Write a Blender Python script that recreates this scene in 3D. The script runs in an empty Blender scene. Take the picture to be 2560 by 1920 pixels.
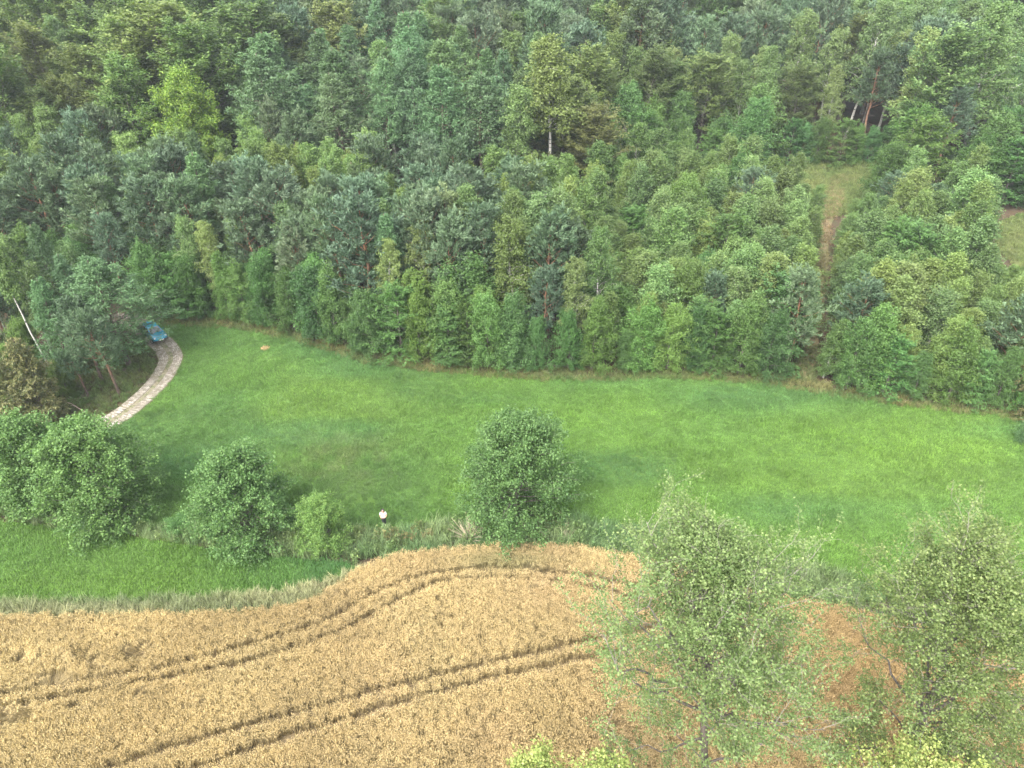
import bpy, bmesh, math, random
import numpy as np
from mathutils import Vector, Matrix

# ------------------------------------------------------------------ camera, sky, sun, exposure
scene = bpy.context.scene
COL = scene.collection
R = math.radians
CAM_H, PITCH, FPX = 40.0, 34.0, 1778.0            # metres above the meadow, degrees below level, focal length in photo pixels
cd = bpy.data.cameras.new("camera")
cam = bpy.data.objects.new("camera", cd)
COL.objects.link(cam)
cam.location = (0, 0, CAM_H)
cam.rotation_euler = (R(90 - PITCH), 0, 0)
cd.sensor_width = 36.0
cd.lens = 36.0 * FPX / 2560
cd.clip_start, cd.clip_end = 0.5, 2000
scene.camera = cam

SUN_EL, SUN_AZ = 52.0, 215.0                        # soft light from behind the camera, a little to its left
w = bpy.data.worlds.new("World")
scene.world = w
w.use_nodes = True
nt = w.node_tree
nt.nodes.clear()
sky = nt.nodes.new("ShaderNodeTexSky")
sky.sky_type = 'NISHITA'
sky.sun_disc = False
sky.sun_elevation = R(SUN_EL)
sky.sun_rotation = R(SUN_AZ)
sky.air_density, sky.dust_density, sky.ozone_density = 1.6, 4.0, 1.0
hs = nt.nodes.new("ShaderNodeHueSaturation")
hs.inputs["Saturation"].default_value = 0.3         # an overcast sky is nearly white
bg = nt.nodes.new("ShaderNodeBackground")
bg.inputs["Strength"].default_value = 0.15
wo = nt.nodes.new("ShaderNodeOutputWorld")
nt.links.new(sky.outputs[0], hs.inputs["Color"])
nt.links.new(hs.outputs[0], bg.inputs["Color"])
nt.links.new(bg.outputs[0], wo.inputs["Surface"])

sd = bpy.data.lights.new("sun", 'SUN')
sd.energy, sd.angle, sd.color = 1.1, R(40), (1.0, 0.985, 0.95)
sun = bpy.data.objects.new("sun", sd)
COL.objects.link(sun)
# direction towards the sun: Nishita's rotation turns clockwise from +Y
sdir = Vector((math.sin(R(SUN_AZ)) * math.cos(R(SUN_EL)), math.cos(R(SUN_AZ)) * math.cos(R(SUN_EL)), math.sin(R(SUN_EL))))
sun.rotation_euler = sdir.to_track_quat('Z', 'Y').to_euler()

scene.view_settings.view_transform = 'Standard'
scene.view_settings.look = 'None'
scene.view_settings.exposure = 2.48
scene.view_settings.gamma = 1.0
scene.view_settings.use_curve_mapping = False
cy = scene.cycles
cy.max_bounces, cy.diffuse_bounces, cy.glossy_bounces = 4, 3, 1
cy.transmission_bounces, cy.transparent_max_bounces, cy.volume_bounces = 3, 4, 0
cy.caustics_reflective = cy.caustics_refractive = False
cy.use_denoising = True

# ------------------------------------------------------------------ ground height, photo pixel -> ground
def terrain(x, y):
    x = np.asarray(x, float); y = np.asarray(y, float)
    u = (y - 70.0 + 0.03 * x) / 7.0
    rise = 0.125 * 7.0 * np.logaddexp(0, u)
    rise = rise - 0.125 * 7.0 * math.log(1 + math.exp(-3))
    bump = 0.35 * np.sin(x * 0.09 + 1.3) * np.sin(y * 0.11) + 0.2 * np.sin(x * 0.23 + y * 0.17)
    k = np.clip((y - 76) / 20, 0, 1)
    hill = 5.0 * np.clip((-x - 35) / 60, 0, 1) * np.clip((y - 85) / 40, 0, 1)
    return np.maximum(rise, 0) + bump * k + hill

CP, SP = math.cos(R(PITCH)), math.sin(R(PITCH))
def ray(px, py):
    a, b = (px - 1280) / FPX, (960 - py) / FPX
    v = np.array([a, CP + b * SP, -SP + b * CP])
    return v / np.linalg.norm(v)
def at(px, py, dz=0.0):
    """the point on the ground (plus dz) seen at a photo pixel"""
    v = ray(px, py)
    t = np.arange(5, 420, 0.05)
    P = np.array([0, 0, CAM_H]) + v * t[:, None]
    below = np.nonzero(P[:, 2] <= terrain(P[:, 0], P[:, 1]) + dz)[0]
    i = below[0] if len(below) else len(t) - 1
    return P[i]
def proj(x, y, z):
    d = np.stack([np.asarray(x, float), np.asarray(y, float), np.asarray(z, float) - CAM_H], -1)
    f = d[..., 1] * CP - d[..., 2] * SP
    u = d[..., 1] * SP + d[..., 2] * CP
    return 1280 + FPX * d[..., 0] / f, 960 - FPX * u / f
def gpoly(pts, dz=0.0):
    return np.array([at(*p, dz)[:2] for p in pts])
def inside(poly, x, y):
    r = np.zeros(np.shape(x), bool)
    n = len(poly)
    for i in range(n):
        x1, y1 = poly[i]; x2, y2 = poly[(i + 1) % n]
        c = (y1 > y) != (y2 > y)
        with np.errstate(divide='ignore', invalid='ignore'):
            r ^= c & (x < (x2 - x1) * (y - y1) / (y2 - y1 + 1e-12) + x1)
    return r
def polydist(line, x, y, closed=False):
    x = np.asarray(x, float); y = np.asarray(y, float)
    best = np.full(np.shape(x), 1e9); bx = np.array(x); by = np.array(y)
    n = len(line)
    for i in range(n if closed else n - 1):
        a, b = line[i], line[(i + 1) % n]
        d = b - a
        t = np.clip(((x - a[0]) * d[0] + (y - a[1]) * d[1]) / (d @ d + 1e-12), 0, 1)
        qx, qy = a[0] + t * d[0], a[1] + t * d[1]
        h = np.hypot(x - qx, y - qy)
        m = h < best
        best = np.where(m, h, best); bx = np.where(m, qx, bx); by = np.where(m, qy, by)
    return best, bx, by
def smooth_line(pts, step=0.5):
    """Catmull-Rom through 2-D points, resampled evenly"""
    P = np.array(pts, float)
    P = np.vstack([2 * P[0] - P[1], P, 2 * P[-1] - P[-2]])
    out = []
    for i in range(1, len(P) - 2):
        for t in np.linspace(0, 1, 24, endpoint=False):
            a, b, c, d = P[i - 1], P[i], P[i + 1], P[i + 2]
            out.append(0.5 * (2 * b + (c - a) * t + (2 * a - 5 * b + 4 * c - d) * t * t + (3 * b - a - 3 * c + d) * t ** 3))
    out.append(P[-2])
    out = np.array(out)
    s = np.r_[0, np.cumsum(np.linalg.norm(np.diff(out, axis=0), axis=1))]
    q = np.arange(0, s[-1], step)
    return np.stack([np.interp(q, s, out[:, k]) for k in (0, 1)], 1)

# ------------------------------------------------------------------ mesh helpers
def mesh_np(name, V, F, mat=None, smooth=False, tone=None, mats=None, midx=None):
    """mesh from arrays; F is a list of int arrays (n,3) or (n,4)"""
    if not isinstance(F, (list, tuple)):
        F = [F]
    me = bpy.data.meshes.new(name)
    V = np.ascontiguousarray(V, dtype=np.float32)
    me.vertices.add(len(V)); me.vertices.foreach_set("co", V.ravel())
    li = np.concatenate([f.ravel() for f in F]) if F else np.zeros(0, int)
    tot = np.concatenate([np.full(len(f), f.shape[1]) for f in F]) if F else np.zeros(0, int)
    me.loops.add(len(li)); me.loops.foreach_set("vertex_index", li.astype(np.int32))
    me.polygons.add(len(tot))
    me.polygons.foreach_set("loop_start", np.r_[0, np.cumsum(tot)[:-1]].astype(np.int32))
    if smooth:
        me.polygons.foreach_set("use_smooth", np.ones(len(tot), bool))
    if tone is not None:
        a = me.attributes.new("tone", 'FLOAT', 'POINT')
        a.data.foreach_set("value", np.asarray(tone, np.float32))
    for m in (mats or ([mat] if mat else [])):
        me.materials.append(m)
    if midx is not None:
        me.polygons.foreach_set("material_index", np.asarray(midx, np.int32))
    me.update(calc_edges=True)
    return me
def obj(name, me, parent=None, loc=None):
    o = bpy.data.objects.new(name, me)
    COL.objects.link(o)
    if parent is not None:
        o.parent = parent
    if loc is not None:
        o.location = loc
    return o
def tag(o, label=None, cat=None, group=None, kind=None):
    if label: o["label"] = label
    if cat: o["category"] = cat
    if group: o["group"] = group
    if kind: o["kind"] = kind
    return o
def empty(name, loc, label=None, cat=None, group=None, rz=0.0):
    o = bpy.data.objects.new(name, None)
    o.empty_display_size = 0.3
    COL.objects.link(o)
    o.location = loc; o.rotation_euler = (0, 0, rz)
    return tag(o, label, cat, group)

def tubes(C, rad, m=4):
    """tubes along curves C (n,k,3) with radii rad (n,k) -> V, F(quads)"""
    n, k, _ = C.shape
    T = np.gradient(C, axis=1)
    T /= np.linalg.norm(T, axis=2, keepdims=True) + 1e-9
    ref = np.where(np.abs(T[:, :1, 2:3]) > 0.8, np.array([[[1.0, 0, 0]]]), np.array([[[0, 0, 1.0]]]))
    ref = np.broadcast_to(ref, T.shape)
    A = np.cross(T, ref); A /= np.linalg.norm(A, axis=2, keepdims=True) + 1e-9
    B = np.cross(T, A)
    th = np.arange(m) * 2 * np.pi / m
    V = C[:, :, None, :] + rad[:, :, None, None] * (A[:, :, None, :] * np.cos(th)[:, None] + B[:, :, None, :] * np.sin(th)[:, None])
    base = (np.arange(n)[:, None, None] * k + np.arange(k - 1)[None, :, None]) * m
    j = np.arange(m)[None, None, :]; j2 = (j + 1) % m
    F = np.stack([base + j, base + j2, base + m + j2, base + m + j], -1).reshape(-1, 4)
    return V.reshape(-1, 3), F
def merge(parts):
    V, F, o = [], [], 0
    for v, f in parts:
        V.append(v); F.append(f + o); o += len(v)
    return np.vstack(V), np.vstack(F)
def unit(v):
    return v / (np.linalg.norm(v, axis=-1, keepdims=True) + 1e-9)
def leaves(P, A, N, L, W, rng, fold=0.12):
    """rhombic leaves at P, axis A, normal N, length L, width W -> V, F(quads)"""
    A = unit(A)
    B = unit(np.cross(A, N))
    N = np.cross(B, A)
    L = L[:, None]; W = W[:, None]
    V = np.stack([P, P + A * L * .45 + B * W * .5 + N * L * fold, P + A * L, P + A * L * .45 - B * W * .5 + N * L * fold], 1)
    F = np.arange(len(P) * 4).reshape(-1, 4)
    return V.reshape(-1, 3), F

# ------------------------------------------------------------------ materials
def nodes(name):
    m = bpy.data.materials.new(name)
    m.use_nodes = True
    t = m.node_tree
    t.nodes.clear()
    out = t.nodes.new("ShaderNodeOutputMaterial")
    return m, t, out
def N_(t, kind, **kw):
    n = t.nodes.new(kind)
    for k, v in kw.items():
        if k.startswith("i_"):
            n.inputs[k[2:].replace("_", " ")].default_value = v
        else:
            setattr(n, k, v)
    return n
def mixc(t, a, b, fac, mode='MIX'):
    n = t.nodes.new("ShaderNodeMix"); n.data_type = 'RGBA'; n.blend_type = mode
    for s, v in ((0, fac), (6, a), (7, b)):
        if hasattr(v, "links"): t.links.new(v, n.inputs[s])
        else: n.inputs[s].default_value = v if s == 0 else (*v, 1.0) if len(v) == 3 else v
    return n.outputs[2]
def ramp(t, fac, stops):
    n = t.nodes.new("ShaderNodeValToRGB")
    e = n.color_ramp.elements
    while len(e) < len(stops): e.new(0.5)
    for x, (p, c) in zip(e, stops):
        x.position = p; x.color = (*c, 1) if len(c) == 3 else c
    t.links.new(fac, n.inputs[0])
    return n.outputs[0]
def noise(t, scale, detail=3, vec=None, rough=0.55):
    n = t.nodes.new("ShaderNodeTexNoise")
    n.inputs["Scale"].default_value = scale; n.inputs["Detail"].default_value = detail; n.inputs["Roughness"].default_value = rough
    if vec is not None: t.links.new(vec, n.inputs["Vector"])
    return n.outputs[0]
def worldpos(t, scale=(1, 1, 1)):
    g = t.nodes.new("ShaderNodeNewGeometry")
    m = t.nodes.new("ShaderNodeMapping"); m.inputs["Scale"].default_value = scale
    t.links.new(g.outputs["Position"], m.inputs["Vector"])
    return m.outputs[0]
def attr(t, name):
    n = t.nodes.new("ShaderNodeAttribute"); n.attribute_name = name
    return n
def math_(t, op, a, b=None):
    n = t.nodes.new("ShaderNodeMath"); n.operation = op
    for s, v in ((0, a), (1, b)):
        if v is None: continue
        if hasattr(v, "links"): t.links.new(v, n.inputs[s])
        else: n.inputs[s].default_value = v
    return n.outputs[0]

def leaf_shader(t, out, colour, trans=0.3, rough=0.55, spec=0.35, tcol=(1.1, 1.25, 0.75)):
    p = N_(t, "ShaderNodeBsdfPrincipled")
    p.inputs["Roughness"].default_value = rough
    p.inputs["Specular IOR Level"].default_value = spec
    t.links.new(colour, p.inputs["Base Color"])
    tr = N_(t, "ShaderNodeBsdfTranslucent")
    tc = mixc(t, colour, tcol, 1.0, 'MULTIPLY')
    t.links.new(tc, tr.inputs["Color"])
    mx = N_(t, "ShaderNodeMixShader"); mx.inputs[0].default_value = trans
    t.links.new(p.outputs[0], mx.inputs[1]); t.links.new(tr.outputs[0], mx.inputs[2])
    t.links.new(mx.outputs[0], out.inputs["Surface"])

def foliage(name, dark, light, yellow=(0.16, 0.16, 0.03), yamt=0.25, trans=0.33, spec=0.25, vary=0.45, blue=1.15):
    """leaf colour: per-leaf tone, per-tree tint (random and obj.color)"""
    dark, light = ((c[0] * 1.10, c[1] * 1.16, c[2] * blue * 1.12) for c in (dark, light))
    m, t, out = nodes(name)
    oi = N_(t, "ShaderNodeObjectInfo")
    tone = attr(t, "tone").outputs["Fac"]
    c = mixc(t, dark, light, tone)
    r2 = math_(t, 'MULTIPLY', math_(t, 'POWER', oi.outputs["Random"], 2.0), yamt)
    c = mixc(t, c, yellow, r2)
    v = math_(t, 'ADD', math_(t, 'MULTIPLY', math_(t, 'FRACT', math_(t, 'MULTIPLY', oi.outputs["Random"], 17.31)), vary), 1 - vary / 2)
    hsv = N_(t, "ShaderNodeHueSaturation")
    t.links.new(c, hsv.inputs["Color"]); t.links.new(v, hsv.inputs["Value"])
    c = mixc(t, hsv.outputs[0], oi.outputs["Color"], 1.0, 'MULTIPLY')
    leaf_shader(t, out, c, trans, spec=spec)
    return m

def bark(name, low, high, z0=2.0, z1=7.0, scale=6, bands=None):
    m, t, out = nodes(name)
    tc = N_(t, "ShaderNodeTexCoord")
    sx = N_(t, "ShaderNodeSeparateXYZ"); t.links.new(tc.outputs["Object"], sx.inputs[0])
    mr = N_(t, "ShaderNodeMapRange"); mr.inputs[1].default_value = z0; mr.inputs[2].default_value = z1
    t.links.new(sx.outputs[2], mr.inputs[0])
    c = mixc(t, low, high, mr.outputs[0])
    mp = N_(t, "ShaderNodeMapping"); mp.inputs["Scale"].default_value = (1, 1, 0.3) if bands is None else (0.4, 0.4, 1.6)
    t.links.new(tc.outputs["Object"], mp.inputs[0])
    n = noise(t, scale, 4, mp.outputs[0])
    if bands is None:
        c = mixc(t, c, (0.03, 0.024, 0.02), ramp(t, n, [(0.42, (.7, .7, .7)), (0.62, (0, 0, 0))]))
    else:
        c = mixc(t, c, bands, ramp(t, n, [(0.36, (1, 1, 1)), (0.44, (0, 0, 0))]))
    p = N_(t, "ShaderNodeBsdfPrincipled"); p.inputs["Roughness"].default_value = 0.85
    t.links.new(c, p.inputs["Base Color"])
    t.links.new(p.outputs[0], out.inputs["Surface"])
    return m

def plain(name, col, rough=0.6, spec=0.4, metal=0.0, var=0.0, scale=8, coat=0.0):
    m, t, out = nodes(name)
    p = N_(t, "ShaderNodeBsdfPrincipled")
    p.inputs["Roughness"].default_value = rough
    p.inputs["Specular IOR Level"].default_value = spec
    p.inputs["Metallic"].default_value = metal
    p.inputs["Coat Weight"].default_value = coat
    if var:
        tc = N_(t, "ShaderNodeTexCoord")
        n = noise(t, scale, 4, tc.outputs["Object"])
        c = mixc(t, tuple(x * (1 - var) for x in col), tuple(min(1, x * (1 + var)) for x in col), n)
        t.links.new(c, p.inputs["Base Color"])
    else:
        p.inputs["Base Color"].default_value = (*col, 1)
    t.links.new(p.outputs[0], out.inputs["Surface"])
    return m

M = {}
M['pine'] = foliage("pine_needles", (0.046, 0.082, 0.044), (0.115, 0.165, 0.092), (0.12, 0.13, 0.05), 0.25, 0.2, 0.2, blue=1.02)
M['birch'] = foliage("birch_leaves", (0.060, 0.105, 0.032), (0.130, 0.190, 0.062), (0.20, 0.20, 0.05), 0.35)
M['youngbirch'] = foliage("young_birch_leaves", (0.060, 0.105, 0.030), (0.130, 0.185, 0.058), (0.20, 0.21, 0.05), 0.35)
M['hornbeam'] = foliage("hornbeam_leaves", (0.038, 0.085, 0.022), (0.090, 0.165, 0.045), (0.13, 0.18, 0.03), 0.45)
M['beech'] = foliage("beech_leaves", (0.045, 0.085, 0.024), (0.130, 0.180, 0.055), (0.21, 0.18, 0.06), 0.4)
M['larch'] = foliage("larch_needles", (0.052, 0.100, 0.040), (0.110, 0.180, 0.075), (0.14, 0.16, 0.05), 0.2, 0.25)
M['maple'] = foliage("maple_leaves", (0.055, 0.105, 0.018), (0.150, 0.200, 0.030), (0.17, 0.18, 0.03), 0.1)
M['spruce'] = foliage("spruce_needles", (0.055, 0.072, 0.028), (0.165, 0.150, 0.068), (0.20, 0.14, 0.06), 0.3, 0.2)
M['alder'] = foliage("alder_leaves", (0.045, 0.095, 0.026), (0.120, 0.195, 0.060), (0.14, 0.17, 0.04), 0.1, vary=.12, blue=1.1)
M['poplar'] = foliage("poplar_leaves", (0.072, 0.110, 0.034), (0.178, 0.216, 0.084), (0.2, 0.24, 0.08), 0.1, 0.35, 0.25, vary=.12, blue=1.0)
M['lime'] = foliage("lime_leaves", (0.110, 0.150, 0.035), (0.330, 0.335, 0.115), (0.3, 0.3, 0.08), 0.1, 0.35, vary=.15, blue=1.0)
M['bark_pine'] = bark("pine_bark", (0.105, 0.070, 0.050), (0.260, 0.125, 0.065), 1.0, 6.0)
M['bark_birch'] = bark("birch_bark", (0.36, 0.34, 0.30), (0.42, 0.40, 0.36), 1, 6, 3.0, (0.05, 0.045, 0.04))
M['bark_grey'] = bark("grey_bark", (0.12, 0.10, 0.085), (0.17, 0.15, 0.125))
M['bark_brown'] = bark("brown_bark", (0.10, 0.075, 0.055), (0.15, 0.11, 0.08))
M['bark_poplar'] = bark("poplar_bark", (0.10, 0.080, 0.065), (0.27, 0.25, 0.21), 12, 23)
M['deadwood'] = plain("dead_wood", (0.30, 0.22, 0.17), 0.85, var=0.25)
M['drystem'] = plain("dry_stems", (0.40, 0.33, 0.23), 0.9, var=0.25)

# ------------------------------------------------------------------ tree generator
def sprout(C, rng, n, s0, s1, lenf, ang, bend, up=0.0, k=4, flat=0.0, wob=0.08, bias=1.0):
    """n children on every curve of C (nb,k0,3): lenf(s, parent length), angle from the parent in degrees, bend = change of slope"""
    nb, k0, _ = C.shape
    s = np.clip(s0 + (s1 - s0) * ((np.arange(n)[None, :] + rng.random((nb, n))) / n) ** bias, 0, 0.999)
    u = s * (k0 - 1); i = u.astype(int); f = (u - i)[..., None]
    b = np.arange(nb)[:, None]
    P0 = C[b, i] * (1 - f) + C[b, i + 1] * f
    T = unit(C[b, i + 1] - C[b, i])
    PL = np.linalg.norm(np.diff(C, axis=1), axis=2).sum(1)[:, None]
    L = lenf(s, PL) * rng.uniform(0.7, 1.2, (nb, n))
    # side vector: horizontal alternate for flat sprays, any direction otherwise
    side = unit(np.cross(T, np.array([0, 0, 1.0])) + 1e-6)
    sgn = np.where((np.arange(n) % 2)[None, :, None] == 0, 1.0, -1.0)
    rnd = unit(rng.normal(size=T.shape)); rnd = unit(rnd - T * (rnd * T).sum(-1, keepdims=True))
    S = unit(side * sgn * flat + rnd * (1 - flat))
    a = np.radians(ang * rng.uniform(0.7, 1.3, (nb, n)))[..., None]
    D = unit(T * np.cos(a) + S * np.sin(a) + np.array([0, 0, up]))
    q = np.linspace(0, 1, k)[None, None, :, None]
    L = L[..., None, None]
    out = P0[:, :, None, :] + D[:, :, None, :] * L * q + np.array([0, 0, 1.0]) * bend * L * q ** 2
    out = out + rng.normal(size=out.shape) * L * wob * q
    return out.reshape(-1, k, 3)

def primaries(rng, H, n, t0, prof, elev, bend, trunk, k=6, wob=0.05, t1=0.97, whorl=0, lop=0.15, jit=(.72, 1.18)):
    t = t0 + (t1 - t0) * (np.arange(n) + rng.random(n)) / n
    if whorl:
        t = t0 + (t1 - t0) * (np.floor((t - t0) / (t1 - t0) * whorl) + rng.random(n) * .25) / whorl
    az = np.arange(n) * 2.39996 + rng.normal(size=n) * .35
    ph = rng.random(3) * 6.28
    L = np.array([prof(x) for x in t]) * rng.uniform(*jit, n) * (1 + lop * np.sin(az + ph[0]) + lop * .7 * np.sin(2 * az + ph[1] + t * 5))
    e = np.radians(np.array([elev(x) for x in t]) + rng.normal(size=n) * 7)
    zz = t * H
    ti = np.clip(t * (len(trunk) - 1), 0, len(trunk) - 1.001); i = ti.astype(int); f = (ti - i)[:, None]
    P0 = trunk[i] * (1 - f) + trunk[i + 1] * f
    D = np.stack([np.cos(az) * np.cos(e), np.sin(az) * np.cos(e), np.sin(e)], 1)
    q = np.linspace(0, 1, k)[None, :, None]
    L3 = L[:, None, None]
    bd = np.array([bend(x) for x in t])[:, None, None]
    C = P0[:, None, :] + D[:, None, :] * L3 * q + np.array([0, 0, 1.0]) * bd * L3 * q ** 2
    C = C + rng.normal(size=C.shape) * L3 * wob * q
    return C, t, L

def trunk_line(rng, H, k=9, wander=0.02, lean=(0, 0)):
    z = np.linspace(0, H, k)
    w1 = np.cumsum(rng.normal(size=(k, 2)) * H * wander / k ** .5, axis=0); w1 -= w1[0]
    x = w1 + np.outer(z / H, lean) * H
    return np.column_stack([x, z])

def leaf_points(C, rng, m, s0, spread):
    nb, k, _ = C.shape
    s = s0 + (1 - s0) * rng.random((nb, m))
    u = np.clip(s * (k - 1), 0, k - 1.001); i = u.astype(int); f = (u - i)[..., None]
    b = np.arange(nb)[:, None]
    P = C[b, i] * (1 - f) + C[b, i + 1] * f
    T = unit(C[b, i + 1] - C[b, i])
    P = P + rng.normal(size=P.shape) * spread
    return P.reshape(-1, 3), T.reshape(-1, 3), np.repeat(np.arange(nb), m)

def leaf_set(mode, P, T, rng, L, W):
    n = len(P)
    g = rng.normal(size=(n, 3))
    if mode == 'flat':                                # leaves lie in level sprays
        side = unit(np.cross(T, [0, 0, 1.0]) + 1e-6) * rng.choice([-1, 1], n)[:, None]
        A = T * .7 + side * .8 + g * .25 + np.array([0, 0, -.12]); Nn = np.array([0, 0, 1.0]) + g[:, ::-1] * .38
    elif mode == 'droop':
        A = np.array([0, 0, -.55]) + g * .6 + T * .35; Nn = rng.normal(size=(n, 3)) + np.array([0, 0, .5])
    elif mode == 'tuft':                              # needles pointing forward and up
        A = T * 1.0 + g * .5 + np.array([0, 0, .45]); Nn = rng.normal(size=(n, 3))
    elif mode == 'comb':                              # needles hanging along a twig
        A = T * .8 + g * .55; Nn = rng.normal(size=(n, 3)) + np.array([0, 0, .7])
    else:                                             # loose leaves, faces turned to the light
        A = g + T * .5; Nn = rng.normal(size=(n, 3)) * .8 + np.array([0, 0, .9])
    return leaves(P, A, Nn, L * rng.uniform(.7, 1.3, n), W * rng.uniform(.7, 1.3, n), rng)

def lerp(a, b):
    return lambda t: a + (b - a) * t
def cone(Rm, p=0.9, t0=0.1, skirt=0.0):
    return lambda t: Rm * max(0.09, (1 - (t - t0) / (1 - t0)) ** p) * min(1, (1 - skirt) + skirt * (t - t0) / .15)
def ovoid(Rm, c=0.45, t0=0.1, top=1.0):
    def f(t):
        u = (t - c) / (1.02 - c) if t > c else (c - t) / max(.05, (c - t0 + .12))
        return Rm * max(0.06, (1 - min(1, u) ** 2)) ** (0.6 * top)
    return f

KIND = {   # H and radius are typical; copies are scaled
 'pine': dict(H=13, t0=.38, n=44, prof=ovoid(2.4, .48, .34), elev=lerp(-2, 60), bend=lerp(.10, .25), n2=9, l2=.42, a2=48, up2=.35, m=21, L=.34, W=.085, mode='tuft', sp=.07, s0=.45, leaf='pine', bark='bark_pine', r=.16, whorl=14, dead=6),
 'birch': dict(H=15, t0=.30, n=54, prof=ovoid(3.1, .48, .28, .9), elev=lerp(45, 74), bend=lerp(-.55, -.12), n2=11, l2=.38, a2=50, up2=-.15, b2=-.5, m=23, L=.175, W=.115, mode='droop', sp=.13, s0=.15, leaf='birch', bark='bark_birch', r=.13),
 'youngbirch': dict(H=9, t0=.06, n=58, prof=ovoid(2.2, .32, .02, .8), elev=lerp(34, 78), bend=lerp(-.15, -.05), n2=11, l2=.40, a2=46, up2=.1, b2=-.15, m=25, L=.155, W=.105, mode='random', sp=.13, s0=.15, leaf='youngbirch', bark='bark_birch', r=.08),
 'hornbeam': dict(H=9, t0=.03, n=52, prof=ovoid(3.0, .38, -.15, .65), elev=lerp(-2, 66), bend=lerp(.02, .05), n2=13, l2=.42, a2=52, up2=0.0, b2=-.12, m=17, L=.22, W=.14, mode='flat', sp=.09, s0=.1, leaf='hornbeam', bark='bark_grey', r=.15, flat=.8),
 'beech': dict(H=18, t0=.22, n=60, prof=ovoid(4.4, .5, .15, .8), elev=lerp(6, 72), bend=lerp(.05, .2), n2=14, l2=.36, a2=46, up2=.25, b2=.05, m=26, L=.26, W=.155, mode='flat', sp=.13, s0=.1, leaf='beech', bark='bark_grey', r=.25, flat=.6),
 'larch': dict(H=15, t0=.20, n=78, prof=cone(3.0, .8, .2, .3), elev=lerp(-6, 40), bend=lerp(.02, .18), n2=11, l2=.34, a2=55, up2=-.08, b2=-.15, m=19, L=.20, W=.075, mode='comb', sp=.09, s0=.05, leaf='larch', bark='bark_brown', r=.17, flat=.6),
 'maple': dict(H=13, t0=.18, n=60, prof=ovoid(5.0, .52, .1, .75), elev=lerp(2, 78), bend=lerp(.08, .1), n2=14, l2=.30, a2=48, up2=.2, b2=0., m=20, L=.27, W=.2, mode='random', sp=.22, s0=.3, leaf='maple', bark='bark_grey', r=.25),
 'spruce': dict(H=12, t0=.05, n=80, prof=cone(2.9, .75, .05, .2), elev=lerp(-18, 30), bend=lerp(.12, .1), n2=11, l2=.36, a2=50, up2=-.15, b2=-.25, m=20, L=.24, W=.085, mode='comb', sp=.07, s0=.05, leaf='spruce', bark='bark_brown', r=.17, flat=.75),
 'alder': dict(H=11, t0=.03, n=95, prof=ovoid(4.0, .30, -.12, .9), elev=lerp(0, 66), bend=lerp(.05, .06), n2=20, l2=.34, a2=48, up2=.1, b2=-.05, m=34, L=.15, W=.115, mode='random', sp=.16, s0=.25, leaf='alder', bark='bark_grey', r=.2, jit=(.9, 1.06), lop=.08),
}
def build_kind(kind, seed, **over):
    p = dict(KIND[kind]); p.update(over)
    rng = np.random.default_rng(seed)
    H = p['H']
    tl = trunk_line(rng, H, wander=p.get('wander', .02), lean=p.get('lean', (0, 0)))
    C, t, L = primaries(rng, H, p['n'], p['t0'], p['prof'], p['elev'], p['bend'], tl, whorl=p.get('whorl', 0), lop=p.get('lop', .15), jit=p.get('jit', (.72, 1.18)))
    l2 = p['l2']
    tw = sprout(C, rng, p['n2'], .22, 1.0, lambda s, PL: (PL * l2 * (1.15 - .65 * s) + .12), p['a2'], p.get('b2', 0.0), p['up2'], flat=p.get('flat', 0.0))
    tw = np.concatenate([tw.reshape(-1, 4, 3), C[:, -4:, :]])
    P, T, tid = leaf_points(tw, rng, p['m'], p['s0'], p['sp'])
    V, F = leaf_set(p['mode'], P, T, rng, p['L'], p['W'])
    crown_top = np.percentile(V[:, 2], 99.7)
    tone = np.clip(rng.normal(.45, .25, len(P)) + rng.normal(0, .18, len(tw))[tid], 0, 1)
    crown = mesh_np(kind + "_crown", V, F, M[p['leaf']], tone=np.repeat(tone, 4))
    r = p['r']
    kk = len(tl)
    tr = tubes(tl[None], (r * (1 - .9 * np.linspace(0, 1, kk)) + .012)[None] * np.r_[1.35, np.ones(kk - 1)][None], 7)
    lr = np.clip(r * .30 * (L / L.max()), .012, .09)[:, None] * np.linspace(1, .2, C.shape[1])[None]
    parts = [tr, tubes(C, lr, 3)]
    if p.get('dead'):                                 # bare dead branches below the crown
        nd = p['dead'] * 3
        D, _, Ld = primaries(rng, H, nd, .16, lambda q: 1.1, lambda q: -8, lambda q: -.1, tl, t1=p['t0'] + .04)
        parts.append(tubes(D, np.full(D.shape[:2], .018) * np.linspace(1, .3, D.shape[1]), 3))
    V, F = merge(parts)
    trunk = mesh_np(kind + "_trunk", V, F, M[p['bark']], smooth=True)
    return dict(trunk=trunk, crown=crown, H=float(crown_top))

VAR = {}
def variants(kind, count, **over):
    VAR[kind] = [build_kind(kind, 1000 + 37 * i + sum(map(ord, kind)), **{k: (v[i % len(v)] if isinstance(v, list) else v) for k, v in over.items()}) for i in range(count)]
variants('pine', 5, t0=[.38, .30, .45, .34, .40])
variants('birch', 5, lean=[(0, 0), (.05, .02), (-.06, .01), (.02, -.05), (-.02, .04)])
TALL = [build_kind('birch', 5150, t0=.5, m=6, n=40)]
TALL.append(build_kind('birch', 5151, t0=.48, prof=ovoid(3.0, .66, .42, .9)))
TALL.append(build_kind('birch', 5152, t0=.42, prof=ovoid(3.2, .62, .36, .8)))
TALL += [build_kind('larch', 5153, t0=.42, prof=cone(3.2, .8, .42, .3))]
variants('youngbirch', 6, prof=[ovoid(2.2, .32, .02, .8), ovoid(2.5, .40, .0, .6), ovoid(1.9, .25, .02, 1.1), ovoid(2.2, .36, .02, .7)])
variants('hornbeam', 2)
layered = VAR['hornbeam']
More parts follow.
